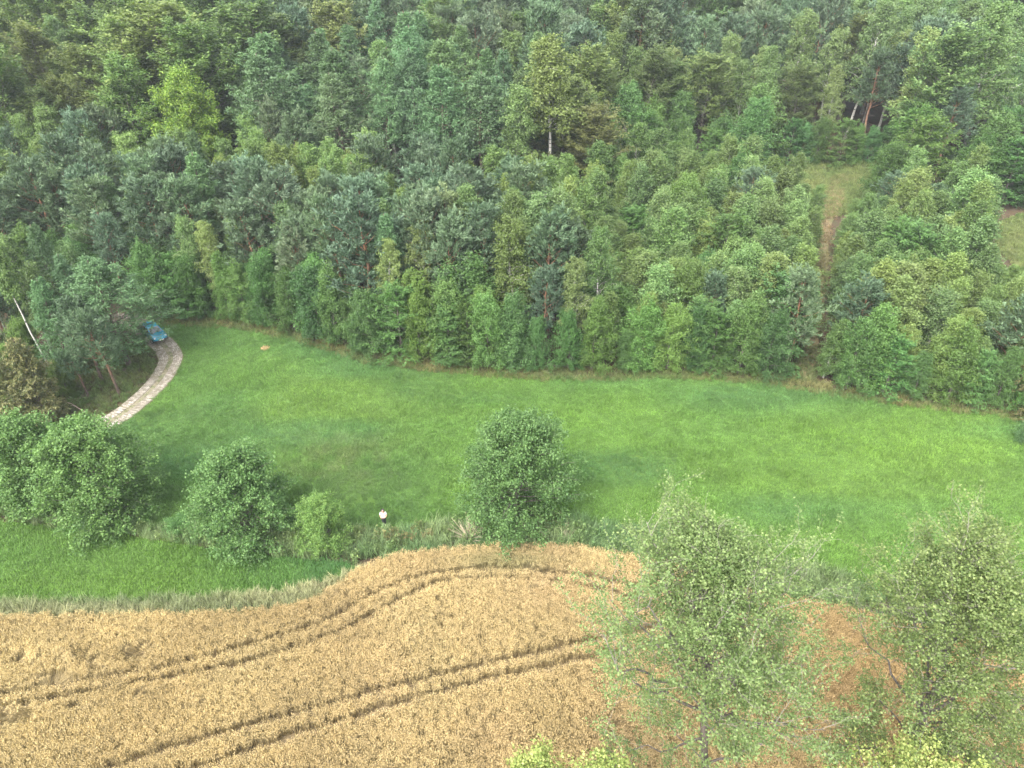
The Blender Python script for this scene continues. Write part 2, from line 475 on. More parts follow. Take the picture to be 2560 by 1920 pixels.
variants('hornbeam', 5, n=64, prof=ovoid(2.9, .46, -.25, .55), elev=lerp(12, 74), flat=.35, sp=.15, a2=50, up2=.12, m=24, mode='random', L=.18, W=.125, n2=14, lop=.25)
VAR['hornbeam'] += layered
variants('beech', 4)
variants('larch', 3)

NAME = dict(pine='pine_tree', birch='birch_tree', youngbirch='young_birch_tree', hornbeam='hornbeam_tree', beech='beech_tree', larch='larch_tree',
            maple='maple_tree', spruce='spruce_tree', alder='alder_tree', poplar='poplar_tree', lime='lime_tree')
def plant(kind, x, y, h, proto=None, rz=0.0, wide=1.0, tint=(1, 1, 1), label=None, cat='tree', group=None, name=None, tilt=(0, 0), z=None):
    p = proto or random.choice(VAR[kind])
    s = h / p['H']
    zz = float(terrain(x, y)) if z is None else z
    root = empty(name or NAME[kind], (x, y, zz - .03), label, cat, group, rz)
    root.rotation_euler = (tilt[0], tilt[1], rz)
    root.scale = (s * wide, s * wide, s)
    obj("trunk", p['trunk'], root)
    c = obj("crown", p['crown'], root)
    c.color = (*tint, 1)
    return root


random.seed(7)
RNG = np.random.default_rng(11)

def vnoise(x, y, scale, seed):
    """smooth value noise in 0..1"""
    g = np.random.default_rng(seed).random((97, 97))
    u = np.asarray(x, float) / scale + 40.3; v = np.asarray(y, float) / scale + 40.7
    i = np.floor(u).astype(int); j = np.floor(v).astype(int)
    a = u - i; b = v - j
    a = a * a * (3 - 2 * a); b = b * b * (3 - 2 * b)
    q = lambda p, r: g[p % 97, r % 97]
    return (q(i, j) * (1 - a) + q(i + 1, j) * a) * (1 - b) + (q(i, j + 1) * (1 - a) + q(i + 1, j + 1) * a) * b

# ------------------------------------------------------------------ outlines on the ground, read off the photograph
EDGE = gpoly([(380, 800), (480, 806), (600, 814), (720, 838), (830, 868), (900, 897), (1050, 915), (1180, 930), (1390, 942), (1550, 940),
              (1700, 938), (1880, 950), (1990, 965), (2100, 985), (2200, 1000), (2350, 1016), (2500, 1032), (2600, 1060), (2760, 1090)])
DITCH_N = gpoly([(-320, 1262), (-100, 1268), (200, 1300), (380, 1325), (560, 1335), (760, 1340), (960, 1330), (1150, 1312), (1420, 1300), (1640, 1330),
                 (1850, 1400), (2050, 1425), (2200, 1490), (2400, 1560), (2700, 1680)])
MEADOW = np.vstack([EDGE, gpoly([(2900, 1200), (2900, 1500)]), DITCH_N[::-1], gpoly([(-320, 1150), (60, 1110), (235, 1080), (330, 1010), (385, 955), (400, 910), (395, 870), (375, 835)])])
DITCH_S = gpoly([(-320, 1285), (0, 1300), (200, 1325), (400, 1352), (560, 1375), (700, 1392), (860, 1405), (905, 1420)])
VERGE_N = gpoly([(905, 1420), (850, 1445), (700, 1482), (400, 1500), (200, 1506), (0, 1510), (-320, 1512)])
LOWER = np.vstack([DITCH_S, VERGE_N])
WHEAT_N = gpoly([(-320, 1566), (0, 1558), (300, 1551), (600, 1546), (740, 1528), (830, 1496), (880, 1450), (930, 1424), (1000, 1402), (1120, 1388), (1300, 1378), (1450, 1382),
                 (1660, 1422), (1900, 1500), (2100, 1530), (2200, 1562), (2400, 1610), (2760, 1740)])
WHEAT = np.vstack([WHEAT_N, np.array([[40, 12], [-40, 12]])])
BAND = np.vstack([DITCH_N, WHEAT_N[::-1][:11], np.array([DITCH_S[-1]]), DITCH_S[::-1]])
VERGE = np.vstack([VERGE_N, WHEAT_N[:8], ])
BANDW = gpoly([(905, 1420), (850, 1445), (830, 1496), (880, 1450), (930, 1424)])
TRACK = smooth_line(gpoly([(110, 1130), (170, 1105), (235, 1075), (300, 1040), (352, 1000), (396, 955), (418, 922), (427, 897), (419, 876), (403, 858), (384, 841), (360, 822), (325, 804), (270, 795)]), .25)
RIDE = smooth_line(gpoly([(2008, 958), (2018, 880), (2035, 760), (2050, 640), (2062, 560), (2085, 490), (2105, 435)]), .5)
CLEARING = gpoly([(1985, 428), (2090, 418), (2145, 424), (2155, 460), (2115, 505), (2060, 510), (2000, 460)])
CLEARING_R = gpoly([(2495, 560), (2560, 530), (2700, 520), (2700, 690), (2540, 670), (2490, 620)])

# ------------------------------------------------------------------ setting: ground sheets
def grid_sheet(name, mat, dz, x0, x1, y0, y1, step, poly=None, label=None):
    nx, ny = int((x1 - x0) / step) + 1, int((y1 - y0) / step) + 1
    X, Y = np.meshgrid(np.linspace(x0, x1, nx), np.linspace(y0, y1, ny))
    ii = np.arange(nx * ny).reshape(ny, nx)
    F = np.stack([ii[:-1, :-1], ii[:-1, 1:], ii[1:, 1:], ii[1:, :-1]], -1).reshape(-1, 4)
    x, y = X.ravel().copy(), Y.ravel().copy()
    if poly is not None:
        cx, cyy = x[F].mean(1), y[F].mean(1)
        F = F[inside(poly, cx, cyy)]
        out = ~inside(poly, x, y)
        d, bx, by = polydist(poly, x, y, True)
        mv = (out & (d < step * 1.2)) | (d < step * .35)
        x[mv] = bx[mv]; y[mv] = by[mv]
        use = np.unique(F)
        re = np.full(len(x), -1); re[use] = np.arange(len(use))
        F = re[F]; x = x[use]; y = y[use]
    z = terrain(x, y) + dz
    me = mesh_np(name, np.column_stack([x, y, z]), F, mat, smooth=True)
    o = obj(name, me)
    return tag(o, label, None, None, 'structure')

def ground_mat(name, cols, scale, stretch=(1, 1, 1), fine=9.0):
    m, t, out = nodes(name)
    wp = worldpos(t, stretch)
    n1 = noise(t, scale, 4, wp)
    c = ramp(t, n1, [(0.30 + 0.4 * i / (len(cols) - 1), c) for i, c in enumerate(cols)])
    n2 = noise(t, fine, 4, worldpos(t))
    c = mixc(t, c, (0.02, 0.02, 0.012), ramp(t, n2, [(0.35, (.6, .6, .6)), (0.6, (0, 0, 0))]))
    p = N_(t, "ShaderNodeBsdfPrincipled"); p.inputs["Roughness"].default_value = 0.95; p.inputs["Specular IOR Level"].default_value = 0.1
    t.links.new(c, p.inputs["Base Color"])
    b = N_(t, "ShaderNodeBump"); b.inputs["Strength"].default_value = 0.6; b.inputs["Distance"].default_value = 0.05
    t.links.new(n2, b.inputs["Height"]); t.links.new(b.outputs[0], p.inputs["Normal"])
    t.links.new(p.outputs[0], out.inputs["Surface"])
    return m
M['floor'] = ground_mat("forest_floor_litter", [(0.045, 0.036, 0.022), (0.075, 0.050, 0.032), (0.045, 0.060, 0.024)], 0.5)
M['turf'] = ground_mat("turf", [(0.050, 0.105, 0.022), (0.065, 0.130, 0.024), (0.080, 0.140, 0.026)], 0.12, (.5, 1, 1))
M['soil'] = ground_mat("field_soil", [(0.17, 0.125, 0.068), (0.22, 0.165, 0.09)], 0.8)
M['ridesoil'] = ground_mat("dry_ride_grass", [(0.085, 0.078, 0.036), (0.16, 0.125, 0.068), (0.09, 0.105, 0.036)], 0.35)
M['trackbed'] = ground_mat("sandy_trackbed", [(0.16, 0.14, 0.085), (0.24, 0.21, 0.15), (0.11, 0.13, 0.05)], 0.9)

grid_sheet("ground", M['floor'], -.05, -260, 260, -30, 400, 4.0)
grid_sheet("meadow", M['turf'], 0.0, -75, 85, 20, 85, .4, MEADOW)
grid_sheet("lower_meadow", M['turf'], 0.0, -60, 5, 20, 50, .4, LOWER)
grid_sheet("wheat_field_ground", M['soil'], 0.0, -45, 45, 10, 45, .4, WHEAT)
def ribbon(name, line, half, mat, dz):
    T = unit(np.gradient(line, axis=0)); Nn = np.column_stack([-T[:, 1], T[:, 0]])
    k = np.array([-1, -.4, .4, 1])
    h = np.broadcast_to(half, len(line))[:, None, None]
    P = line[:, None, :] + Nn[:, None, :] * k[None, :, None] * h
    V = np.column_stack([P.reshape(-1, 2), terrain(P[..., 0].ravel(), P[..., 1].ravel()) + dz])
    i = np.arange(len(line) * 4).reshape(-1, 4)
    F = np.stack([i[:-1, :-1], i[:-1, 1:], i[1:, 1:], i[1:, :-1]], -1).reshape(-1, 4)
    return tag(obj(name, mesh_np(name, V, F, mat, smooth=True)), kind='structure')
ribbon("forest_ride", RIDE, 0.85 + .4 * vnoise(RIDE[:, 0], RIDE[:, 1], 4, 3), M['ridesoil'], .02)

# ------------------------------------------------------------------ concrete slab wheel tracks
track = ribbon("farm_track", TRACK, 1.22, M['trackbed'], .03)
def slab_mesh(mat):
    """openwork slab: 4 x 2 slots, local x along the lane 0.75, y across 1.15, top at 0.06"""
    bm = bmesh.new()
    xs = [-.365, -.27, -.06, .06, .27, .365]; ys = [-.43, -.37, -.26, -.16, -.055, .055, .16, .26, .37, .43]
    hole = lambda i, j: i in (1, 3) and j in (1, 3, 5, 7)
    vt = {}
    def v(i, j, z):
        if (i, j, z) not in vt: vt[i, j, z] = bm.verts.new((xs[i], ys[j], z))
        return vt[i, j, z]
    for i in range(5):
        for j in range(9):
            if hole(i, j):
                for (a, b) in (((i, j), (i + 1, j)), ((i + 1, j), (i + 1, j + 1)), ((i + 1, j + 1), (i, j + 1)), ((i, j + 1), (i, j))):
                    bm.faces.new((v(*a, .06), v(*b, .06), v(*b, .0), v(*a, .0)))
            else:
                bm.faces.new((v(i, j, .06), v(i + 1, j, .06), v(i + 1, j + 1, .06), v(i, j + 1, .06)))
    ring = [(i, 0) for i in range(6)] + [(5, j) for j in range(1, 10)] + [(i, 9) for i in range(4, -1, -1)] + [(0, j) for j in range(8, 0, -1)]
    for a, b in zip(ring, ring[1:] + ring[:1]):
        bm.faces.new((v(*b, .06), v(*a, .06), v(*a, .0), v(*b, .0)))
    me = bpy.data.meshes.new("concrete_slab"); bm.normal_update(); bm.to_mesh(me); bm.free()
    me.materials.append(mat)
    return me
def concrete():
    m, t, out = nodes("weathered_concrete")
    oi = N_(t, "ShaderNodeObjectInfo")
    c = mixc(t, (0.23, 0.195, 0.16), (0.34, 0.30, 0.255), oi.outputs["Random"])
    n = noise(t, 3.5, 5, worldpos(t))
    c = mixc(t, c, (0.12, 0.105, 0.07), ramp(t, n, [(0.44, (.8, .8, .8)), (0.60, (0, 0, 0))]))
    p = N_(t, "ShaderNodeBsdfPrincipled"); p.inputs["Roughness"].default_value = 0.9
    t.links.new(c, p.inputs["Base Color"]); t.links.new(p.outputs[0], out.inputs["Surface"])
    return m
SLAB = slab_mesh(concrete())
TT = unit(np.gradient(TRACK, axis=0)); TN = np.column_stack([-TT[:, 1], TT[:, 0]])
for side in (-1, 1):
    lane = TRACK + TN * side * .70
    s = np.r_[0, np.cumsum(np.linalg.norm(np.diff(lane, axis=0), axis=1))]
    for q in np.arange(.4, s[-1] - .3, .755):
        i = int(np.searchsorted(s, q)); x, y = lane[i]
        o = obj("concrete_slab", SLAB, track, (x, y, float(terrain(x, y)) + .02 + random.uniform(0, .02)))
        o.rotation_euler = (random.gauss(0, .012), random.gauss(0, .012), math.atan2(TT[i, 1], TT[i, 0]) + random.gauss(0, .02))

# ------------------------------------------------------------------ stuff: grass, weeds, wheat as instanced tufts
LIB = {}
def tuft_collection(name, meshes):
    c = bpy.data.collections.new(name)
    for k, me in enumerate(meshes):
        o = bpy.data.objects.new(f"{name}_{k:02d}", me)
        c.objects.link(o)
    LIB[name] = c
    return c
def scatter(name, coll, P, rot, scl, idx, tint, label, cat):
    n = len(P)
    me = bpy.data.meshes.new(name)
    me.vertices.add(n); me.vertices.foreach_set("co", np.asarray(P, np.float32).ravel())
    for nm, ty, val, key in (("rot", 'FLOAT_VECTOR', rot, "vector"), ("scl", 'FLOAT_VECTOR', scl, "vector"), ("idx", 'INT', idx, "value"), ("tint", 'FLOAT_COLOR', tint, "color")):
        a = me.attributes.new(nm, ty, 'POINT')
        val = np.asarray(val)
        if nm == "tint": val = np.column_stack([val, np.ones(n)])
        a.data.foreach_set(key, val.astype(np.int32 if ty == 'INT' else np.float32).ravel())
    o = obj(name, me)
    g = bpy.data.node_groups.new(name + "_scatter", 'GeometryNodeTree')
    g.interface.new_socket("Geometry", in_out='INPUT', socket_type='NodeSocketGeometry')
    g.interface.new_socket("Geometry", in_out='OUTPUT', socket_type='NodeSocketGeometry')
    gi, go = g.nodes.new("NodeGroupInput"), g.nodes.new("NodeGroupOutput")
    ip = g.nodes.new("GeometryNodeInstanceOnPoints")
    ci = g.nodes.new("GeometryNodeCollectionInfo")
    ci.inputs[0].default_value = coll
    ci.inputs["Separate Children"].default_value = True
    ci.inputs["Reset Children"].default_value = True
    ip.inputs["Pick Instance"].default_value = True
    def na(nm, ty):
        a = g.nodes.new("GeometryNodeInputNamedAttribute"); a.data_type = ty; a.inputs[0].default_value = nm
        return a.outputs[0]
    er = g.nodes.new("FunctionNodeEulerToRotation")
    L = g.links.new
    L(na("rot", 'FLOAT_VECTOR'), er.inputs[0]); L(er.outputs[0], ip.inputs["Rotation"])
    L(na("scl", 'FLOAT_VECTOR'), ip.inputs["Scale"]); L(na("idx", 'INT'), ip.inputs["Instance Index"])
    L(ci.outputs[0], ip.inputs["Instance"]); L(gi.outputs[0], ip.inputs["Points"]); L(ip.outputs[0], go.inputs[0])
    md = o.modifiers.new("scatter", 'NODES'); md.node_group = g
    return tag(o, label, cat, None, 'stuff')

def blades(rng, n, rad, h, w, lean, hj=.35):
    """a tuft of tapering, bent blades"""
    a = rng.random(n) * 6.28; r = rad * np.sqrt(rng.random(n))
    P = np.column_stack([r * np.cos(a), r * np.sin(a), np.zeros(n)])
    b = rng.random(n) * 6.28
    D = np.column_stack([np.cos(b), np.sin(b), np.zeros(n)])
    H = h * rng.uniform(1 - hj, 1 + hj, n)[:, None]
    S = np.column_stack([-np.sin(b), np.cos(b), np.zeros(n)]) * w
    ln = lean * rng.uniform(.4, 1.4, n)[:, None]
    mid = P + D * H * ln * .35 + np.array([0, 0, 1.0]) * H * .6
    tip = P + D * H * ln + np.array([0, 0, 1.0]) * H * .95
    V = np.stack([P - S * .5, P + S * .5, mid + S * .45, tip, mid - S * .45], 1).reshape(-1, 3)
    i = np.arange(n)[:, None] * 5
    F4 = i + np.array([[0, 1, 2, 4]]); F3 = i + np.array([[4, 2, 3]])
    return V, F4, F3
def tint_mat(name, trans=0.3, spec=0.25, base=(1, 1, 1)):
    m, t, out = nodes(name)
    a = attr(t, "tint"); a.attribute_type = 'INSTANCER'
    tone = attr(t, "tone").outputs["Fac"]
    v = math_(t, 'ADD', math_(t, 'MULTIPLY', tone, .9), .55)
    hsv = N_(t, "ShaderNodeHueSaturation")
    t.links.new(a.outputs["Color"], hsv.inputs["Color"]); t.links.new(v, hsv.inputs["Value"])
    leaf_shader(t, out, hsv.outputs[0], trans, .6, spec, (1.05, 1.1, .7))
    return m
M['grass'] = tint_mat("grass_blades")
M['straw'] = tint_mat("wheat_straw", .2, .3)
def grass_tuft(k, n, rad, h, w, lean):
    rng = np.random.default_rng(k)
    V, F4, F3 = blades(rng, n, rad, h, w, lean)
    return mesh_np("tuft", V, [F4, F3], M['grass'], tone=np.repeat(rng.random(n), 5))
tuft_collection("meadow_tuft", [grass_tuft(k, 70, .34, .13, .018, .9) for k in range(6)])
tuft_collection("tall_tuft", [grass_tuft(50 + k, 60, .30, .55, .022, .55) for k in range(6)])
tuft_collection("rough_tuft", [grass_tuft(90 + k, 50, .30, .32, .022, .7) for k in range(5)])
def weed(k):
    """broad-leaved herb: stem with leaves"""
    rng = np.random.default_rng(200 + k)
    st = np.zeros((7, 4, 3)); a = rng.random(7) * 6.28
    q = np.linspace(0, 1, 4)
    hh = rng.uniform(.45, .9, 7)
    rr = rng.uniform(.05, .25, 7)
    st[:, :, 0] = rr[:, None] * np.cos(a)[:, None] * (.4 + q); st[:, :, 1] = rr[:, None] * np.sin(a)[:, None] * (.4 + q); st[:, :, 2] = hh[:, None] * q
    P, T, _ = leaf_points(st, rng, 16, .15, .05)
    V, F = leaf_set('random', P, T, rng, .14, .06)
    return mesh_np("weed", V, F, M['grass'], tone=np.repeat(rng.random(len(P)), 4))
tuft_collection("weed_tuft", [weed(k) for k in range(5)])
def wheat_tuft(k, n=44, h=.82, rad=.25):
    rng = np.random.default_rng(300 + k)
    a = rng.random(n) * 6.28; r = rad * np.sqrt(rng.random(n))
    P = np.column_stack([r * np.cos(a), r * np.sin(a), np.zeros(n)])
    ln = rng.normal(size=(n, 2)) * .05
    Hh = h * rng.uniform(.92, 1.06, n)
    top = P + np.column_stack([ln, Hh])
    b = rng.random(n) * 6.28
    S = np.column_stack([np.cos(b), np.sin(b), np.zeros(n)]) * .008
    V1 = np.stack([P - S, P + S, top + S * .7, top - S * .7], 1).reshape(-1, 3)
    # ears: nodding rhombs, two crossed
    A = np.column_stack([rng.normal(size=(n, 2)) * .45, rng.uniform(.4, 1.0, n)])
    E = [leaves(top, A, rng.normal(size=(n, 3)), np.full(n, .10), np.full(n, .028), rng, 0.0) for _ in range(2)]
    # a dry flag leaf on some
    q = rng.random(n) < .2
    fl = leaves(P[q] + (top - P[q] if False else (top[q] - P[q]) * .7), np.column_stack([rng.normal(size=(q.sum(), 2)), rng.normal(size=q.sum()) * .4]), rng.normal(size=(q.sum(), 3)) + [0, 0, .6], np.full(q.sum(), .2), np.full(q.sum(), .02), rng)
    V, F = merge([(V1, np.arange(4 * n).reshape(-1, 4)), E[0], E[1], fl])
    tone = np.concatenate([np.repeat(rng.random(n) * .35, 4), np.repeat(.45 + .55 * rng.random(n), 4), np.repeat(.45 + .55 * rng.random(n), 4), np.repeat(rng.random(q.sum()) * .7, 4)])
    return mesh_np("wheat", V, F, M['straw'], tone=tone)
tuft_collection("wheat_tuft", [wheat_tuft(k) for k in range(7)])

def fill(poly, step, jit=.5, margin=0.0):
    x0, y0 = poly.min(0); x1, y1 = poly.max(0)
    X, Y = np.meshgrid(np.arange(x0, x1, step), np.arange(y0, y1, step))
    x = X.ravel() + RNG.uniform(-jit, jit, X.size) * step; y = Y.ravel() + RNG.uniform(-jit, jit, X.size) * step
    m = inside(poly, x, y)
    px, py = proj(x, y, terrain(x, y))
    m &= (px > -160) & (px < 2720) & (py < 2120) & (py > -60)
    return x[m], y[m]
def mixv(a, b, f):
    return np.asarray(a) * (1 - f[:, None]) + np.asarray(b) * f[:, None]
def lay(name, coll, nvar, x, y, smin, smax, tint, label, cat, tilt=.12, zs=None, rot=None):
    n = len(x)
    s = RNG.uniform(smin, smax, n)
    sc = np.column_stack([s, s, s if zs is None else s * zs])
    if rot is None:
        rot = np.column_stack([RNG.normal(0, tilt, n), RNG.normal(0, tilt, n), RNG.random(n) * 6.28])
    return scatter(name, LIB[coll], np.column_stack([x, y, terrain(x, y)]), rot, sc, RNG.integers(0, nvar, n), tint, label, cat)

def meadow_tint(x, y, lower=False):
    big = vnoise(x * .5 - y * .1, y * 1.1, 9, 1) * .6 + vnoise(x * .5, y, 4.2, 2) * .4
    f = np.clip((big - .32) / .36, 0, 1)
    c = mixv((0.078, 0.152, 0.038), (0.105, 0.195, 0.034), f)
    yel = np.clip((vnoise(x * .45, y, 6.5, 5) - .60) / .25, 0, 1)
    c = c * (1 - .6 * yel[:, None]) + np.array((0.128, 0.212, 0.036)) * .6 * yel[:, None]
    blu = np.clip((vnoise(x * .4, y, 5, 6) - .58) / .25, 0, 1)
    c = c * (1 - .6 * blu[:, None]) + np.array((0.068, 0.158, 0.056)) * .6 * blu[:, None]
    px, py = proj(x, y, 0 * x)
    # worn, drier patch left of the middle tree, bright swath on the right
    dry = np.exp(-(((px - 850) / 150) ** 2 + ((py - 1150) / 75) ** 2)) * np.clip(vnoise(x, y, 1.1, 8) * 1.6 - .2, 0, 1)
    c = c * (1 - .55 * dry[:, None]) + np.array((0.16, 0.17, 0.075)) * .55 * dry[:, None]
    sw = np.exp(-(((px - 2050) / 520) ** 2 + ((py - 1075 - (px - 2050) * .09) / 48) ** 2))
    c = c * (1 - .5 * sw[:, None]) + np.array((0.128, 0.232, 0.034)) * .5 * sw[:, None]
    band = .88 + .24 * vnoise(x * .06 + y * .12, y - .12 * x, 1.7, 10)
    c = c * (RNG.uniform(.78, 1.22, len(x)) * (.86 + .28 * vnoise(x, y, .9, 9)) * band)[:, None]
    return c
x, y = fill(MEADOW, .36)
ok = polydist(TRACK, x, y)[0] > 1.3
x, y = x[ok], y[ok]
lay("meadow_grass", "meadow_tuft", 6, x, y, .8, 1.35, meadow_tint(x, y), "short mown green grass across the big meadow below the wood", "grass", zs=.55 + .7 * vnoise(x, y, 3, 4) + .8 * vnoise(x, y, .8, 21) ** 2)
x, y = fill(LOWER, .38)
c = meadow_tint(x, y)
px, py = proj(x, y, 0 * x)
f = np.clip((px - 450) / 350, 0, 1)
c = c * .5 + .5 * mixv((0.090, 0.175, 0.022), (0.048, 0.150, 0.050), f)
lay("lower_meadow_grass", "meadow_tuft", 6, x, y, .9, 1.5, c, "bright green grass between the bushes and the wheat", "grass", zs=.9 + .6 * vnoise(x, y, 3, 4))

# tall growth along the ditch
BANDP = np.vstack([DITCH_N, WHEAT_N[::-1][:11], DITCH_S[::-1]])
x, y = fill(BANDP, .42)
k = vnoise(x * .7, y, 2.2, 12)
sel = k > .12
x1, y1, k1 = x[sel], y[sel], k[sel]
c = mixv((0.100, 0.175, 0.064), (0.180, 0.240, 0.105), np.clip(vnoise(x1, y1, 1.8, 13) * 1.5 - .2, 0, 1)) * RNG.uniform(.8, 1.2, len(x1))[:, None]
lay("ditch_grass", "tall_tuft", 6, x1, y1, .8, 1.5, c, "tall grey-green grass along the ditch", "grass", .2, zs=.6 + .9 * vnoise(x1, y1, 2.4, 15))
x2, y2 = fill(BANDP, .75)
sel = vnoise(x2 * .7, y2, 2.6, 16) > .40
x2, y2 = x2[sel], y2[sel]
px, py = proj(x2, y2, 0 * x2)
red = np.exp(-(((px - 1040) / 50) ** 2 + ((py - 1345) / 16) ** 2)) + .7 * np.exp(-(((px - 960) / 60) ** 2 + ((py - 1352) / 14) ** 2))
c = mixv((0.075, 0.135, 0.042), (0.150, 0.205, 0.070), RNG.random(len(x2)))
red = np.clip(red * .7, 0, 1)
c = c * (1 - red[:, None]) + np.array((0.16, 0.090, 0.045)) * red[:, None]
lay("ditch_weeds", "weed_tuft", 5, x2, y2, .9, 1.7, c, "leafy weeds standing in the ditch", "weeds", .15)
# pale seeding grass on the wheat's verge
x, y = fill(np.vstack([VERGE_N, WHEAT_N[:8]]), .36)
c = mixv((0.150, 0.190, 0.085), (0.290, 0.285, 0.150), np.clip(vnoise(x * .4, y, 1.6, 18) * 1.4 - .2, 0, 1)) * RNG.uniform(.8, 1.2, len(x))[:, None]
lay("verge_grass", "tall_tuft", 6, x, y, .7, 1.2, c, "pale seeding grass on the verge of the wheat", "grass", .2)

# wheat with tramlines and lodged places
TRAM = [smooth_line(gpoly(p, .4), .4) for p in (
    [(-200, 1775), (0, 1738), (350, 1682), (600, 1622), (800, 1562), (900, 1505), (1000, 1460), (1100, 1434), (1250, 1424), (1450, 1442), (1650, 1492), (1850, 1570)],
    [(-200, 1805), (0, 1770), (350, 1712), (640, 1652), (850, 1582), (1000, 1502), (1100, 1460), (1250, 1448), (1450, 1468), (1600, 1510), (1800, 1590)],
    [(150, 1965), (280, 1922), (540, 1842), (760, 1782), (900, 1742), (1100, 1692), (1400, 1622), (1700, 1560)],
    [(380, 1965), (500, 1922), (700, 1852), (900, 1792), (1100, 1732), (1400, 1662), (1750, 1600)])]
x, y = fill(WHEAT, .26)
keep = np.ones(len(x), bool); low = np.ones(len(x))
for i, ln in enumerate(TRAM):
    d = polydist(ln, x, y)[0]
    wob = .05 * (vnoise(x, y, 1.2, 30 + i) - .5)
    keep &= d > (.21 if i < 2 else .26) + wob
    low *= 1 - .18 * np.exp(-(d / .5) ** 2)
px, py = proj(x, y, 0 * x + .8)
rx = RNG.normal(0, .07, len(x)); ry = RNG.normal(0, .07, len(x)); rz = RNG.random(len(x)) * 6.28
lod = np.zeros(len(x))
for (cx, cyy, wx, wy) in ((190, 1640, 75, 22), (270, 1655, 60, 25), (350, 1625, 50, 22), (20, 1790, 70, 26), (360, 1730, 26, 16), (200, 1765, 30, 14), (480, 1750, 40, 14), (140, 1690, 60, 16), (60, 1640, 60, 18), (1100, 1530, 10, 45), (1345, 1455, 24, 12), (860, 1480, 30, 12)):
    lod = np.maximum(lod, np.exp(-(((px - cx) / wx) ** 2 + ((py - cyy) / wy) ** 2)))
lod = np.clip(lod * 1.5 * vnoise(x, y, .7, 41) * 1.5 - .15, 0, 1)
th = vnoise(x, y, 1.1, 42) * 9
rx += lod * 1.15 * np.cos(th); ry += lod * 1.15 * np.sin(th)
rz = np.where(lod > .15, 0, rz)
c = mixv((0.385, 0.294, 0.142), (0.45, 0.356, 0.178), np.clip(vnoise(x, y, 5, 43), 0, 1))
f = np.clip((px - 500) / 900, 0, 1) * np.clip(vnoise(x, y, 3.5, 44) * 1.4 - .2, 0, 1)
c = c * (1 - .5 * f[:, None]) + np.array((0.40, 0.285, 0.155)) * .5 * f[:, None]
f = np.clip((px - 1700) / 500, 0, 1)
c = c * (1 - .6 * f[:, None]) + np.array((0.42, 0.285, 0.135)) * .6 * f[:, None]
gr = np.exp(-(((px - 1270) / 130) ** 2 + ((py - 1400) / 22) ** 2)) * .8 + .35 * np.exp(-(((px - 1080) / 60) ** 2 + ((py - 1600) / 60) ** 2)) * vnoise(x, y, 1, 45)
c = c * (1 - .7 * gr[:, None]) + np.array((0.16, 0.175, 0.075)) * .7 * gr[:, None]
c = c * (RNG.uniform(.93, 1.07, len(x)) * (.90 + .2 * vnoise(x, y, 1.6, 46)))[:, None]
hz = low * (.95 + .1 * vnoise(x, y, 3.5, 47))
q = keep
rot = np.column_stack([rx, ry, rz])[q]
lay("wheat_crop", "wheat_tuft", 7, x[q], y[q], 1.0, 1.06, c[q], "ripe golden wheat crop with tramlines and lodged patches", "wheat", zs=hz[q], rot=rot)

# rough dry grass along the wood's edge, on the ride and clearings, beside the track
EB = np.vstack([EDGE + [0, -.9], (EDGE + [0, 1.6])[::-1]])
x, y = fill(EB, .42)
parts = [(x, y, mixv((0.085, 0.120, 0.035), (0.17, 0.155, 0.06), vnoise(x, y, 2.0, 55)))]
RB = np.vstack([RIDE + [-1.3, 0], (RIDE + [1.3, 0])[::-1]])
x, y = fill(RB, .45)
bare = vnoise(x, y, 3, 51) > .25
x, y = x[bare], y[bare]
px, py = proj(x, y, terrain(x, y))
parts.append((x, y, mixv((0.085, 0.110, 0.036), (0.27, 0.20, 0.110), np.clip((720 - py) / 150, 0, 1) * np.clip((py - 420) / 80, 0, 1))))
for pl in (CLEARING.mean(0) + (CLEARING - CLEARING.mean(0)) * 1.6, CLEARING_R):
    x, y = fill(pl, .36)
    parts.append((x, y, mixv((0.10, 0.150, 0.042), (0.17, 0.19, 0.065), vnoise(x, y, 2, 52))))
LB = gpoly([(235, 1085), (330, 1005), (375, 955), (390, 910), (385, 870), (365, 845), (330, 850), (290, 880), (200, 900), (100, 960), (0, 1000), (-60, 1080), (100, 1120)])
x, y = fill(LB, .45)
ok = polydist(TRACK, x, y)[0] > 1.3
x, y = x[ok], y[ok]
parts.append((x, y, mixv((0.080, 0.140, 0.036), (0.135, 0.150, 0.055), vnoise(x, y, 1.5, 53))))
x = np.concatenate([p[0] for p in parts]); y = np.concatenate([p[1] for p in parts]); c = np.vstack([p[2] for p in parts]) * RNG.uniform(.75, 1.25, len(x))[:, None]
lay("rough_grass", "rough_tuft", 5, x, y, .7, 1.3, c, "rough drying grass along the wood edge, the ride and the track", "grass", .25)
# grass growing between and beside the two lanes of the track
d0 = []
for k_, (off, st) in enumerate(((0, .25), (1.2, .3), (-1.2, .3))):
    pts = TRACK + TN * off
    pts = pts[::max(1, int(st / .25))]
    d0.append(pts + RNG.normal(0, .11, pts.shape))
d0 = np.vstack(d0)
sel = vnoise(d0[:, 0], d0[:, 1], 1.1, 60) > .35
d0 = d0[sel]
lay("track_grass", "meadow_tuft", 6, d0[:, 0], d0[:, 1], .45, .8, mixv((0.09, 0.12, 0.035), (0.16, 0.17, 0.06), RNG.random(len(d0))), "short grass growing between the lanes of the track", "grass")


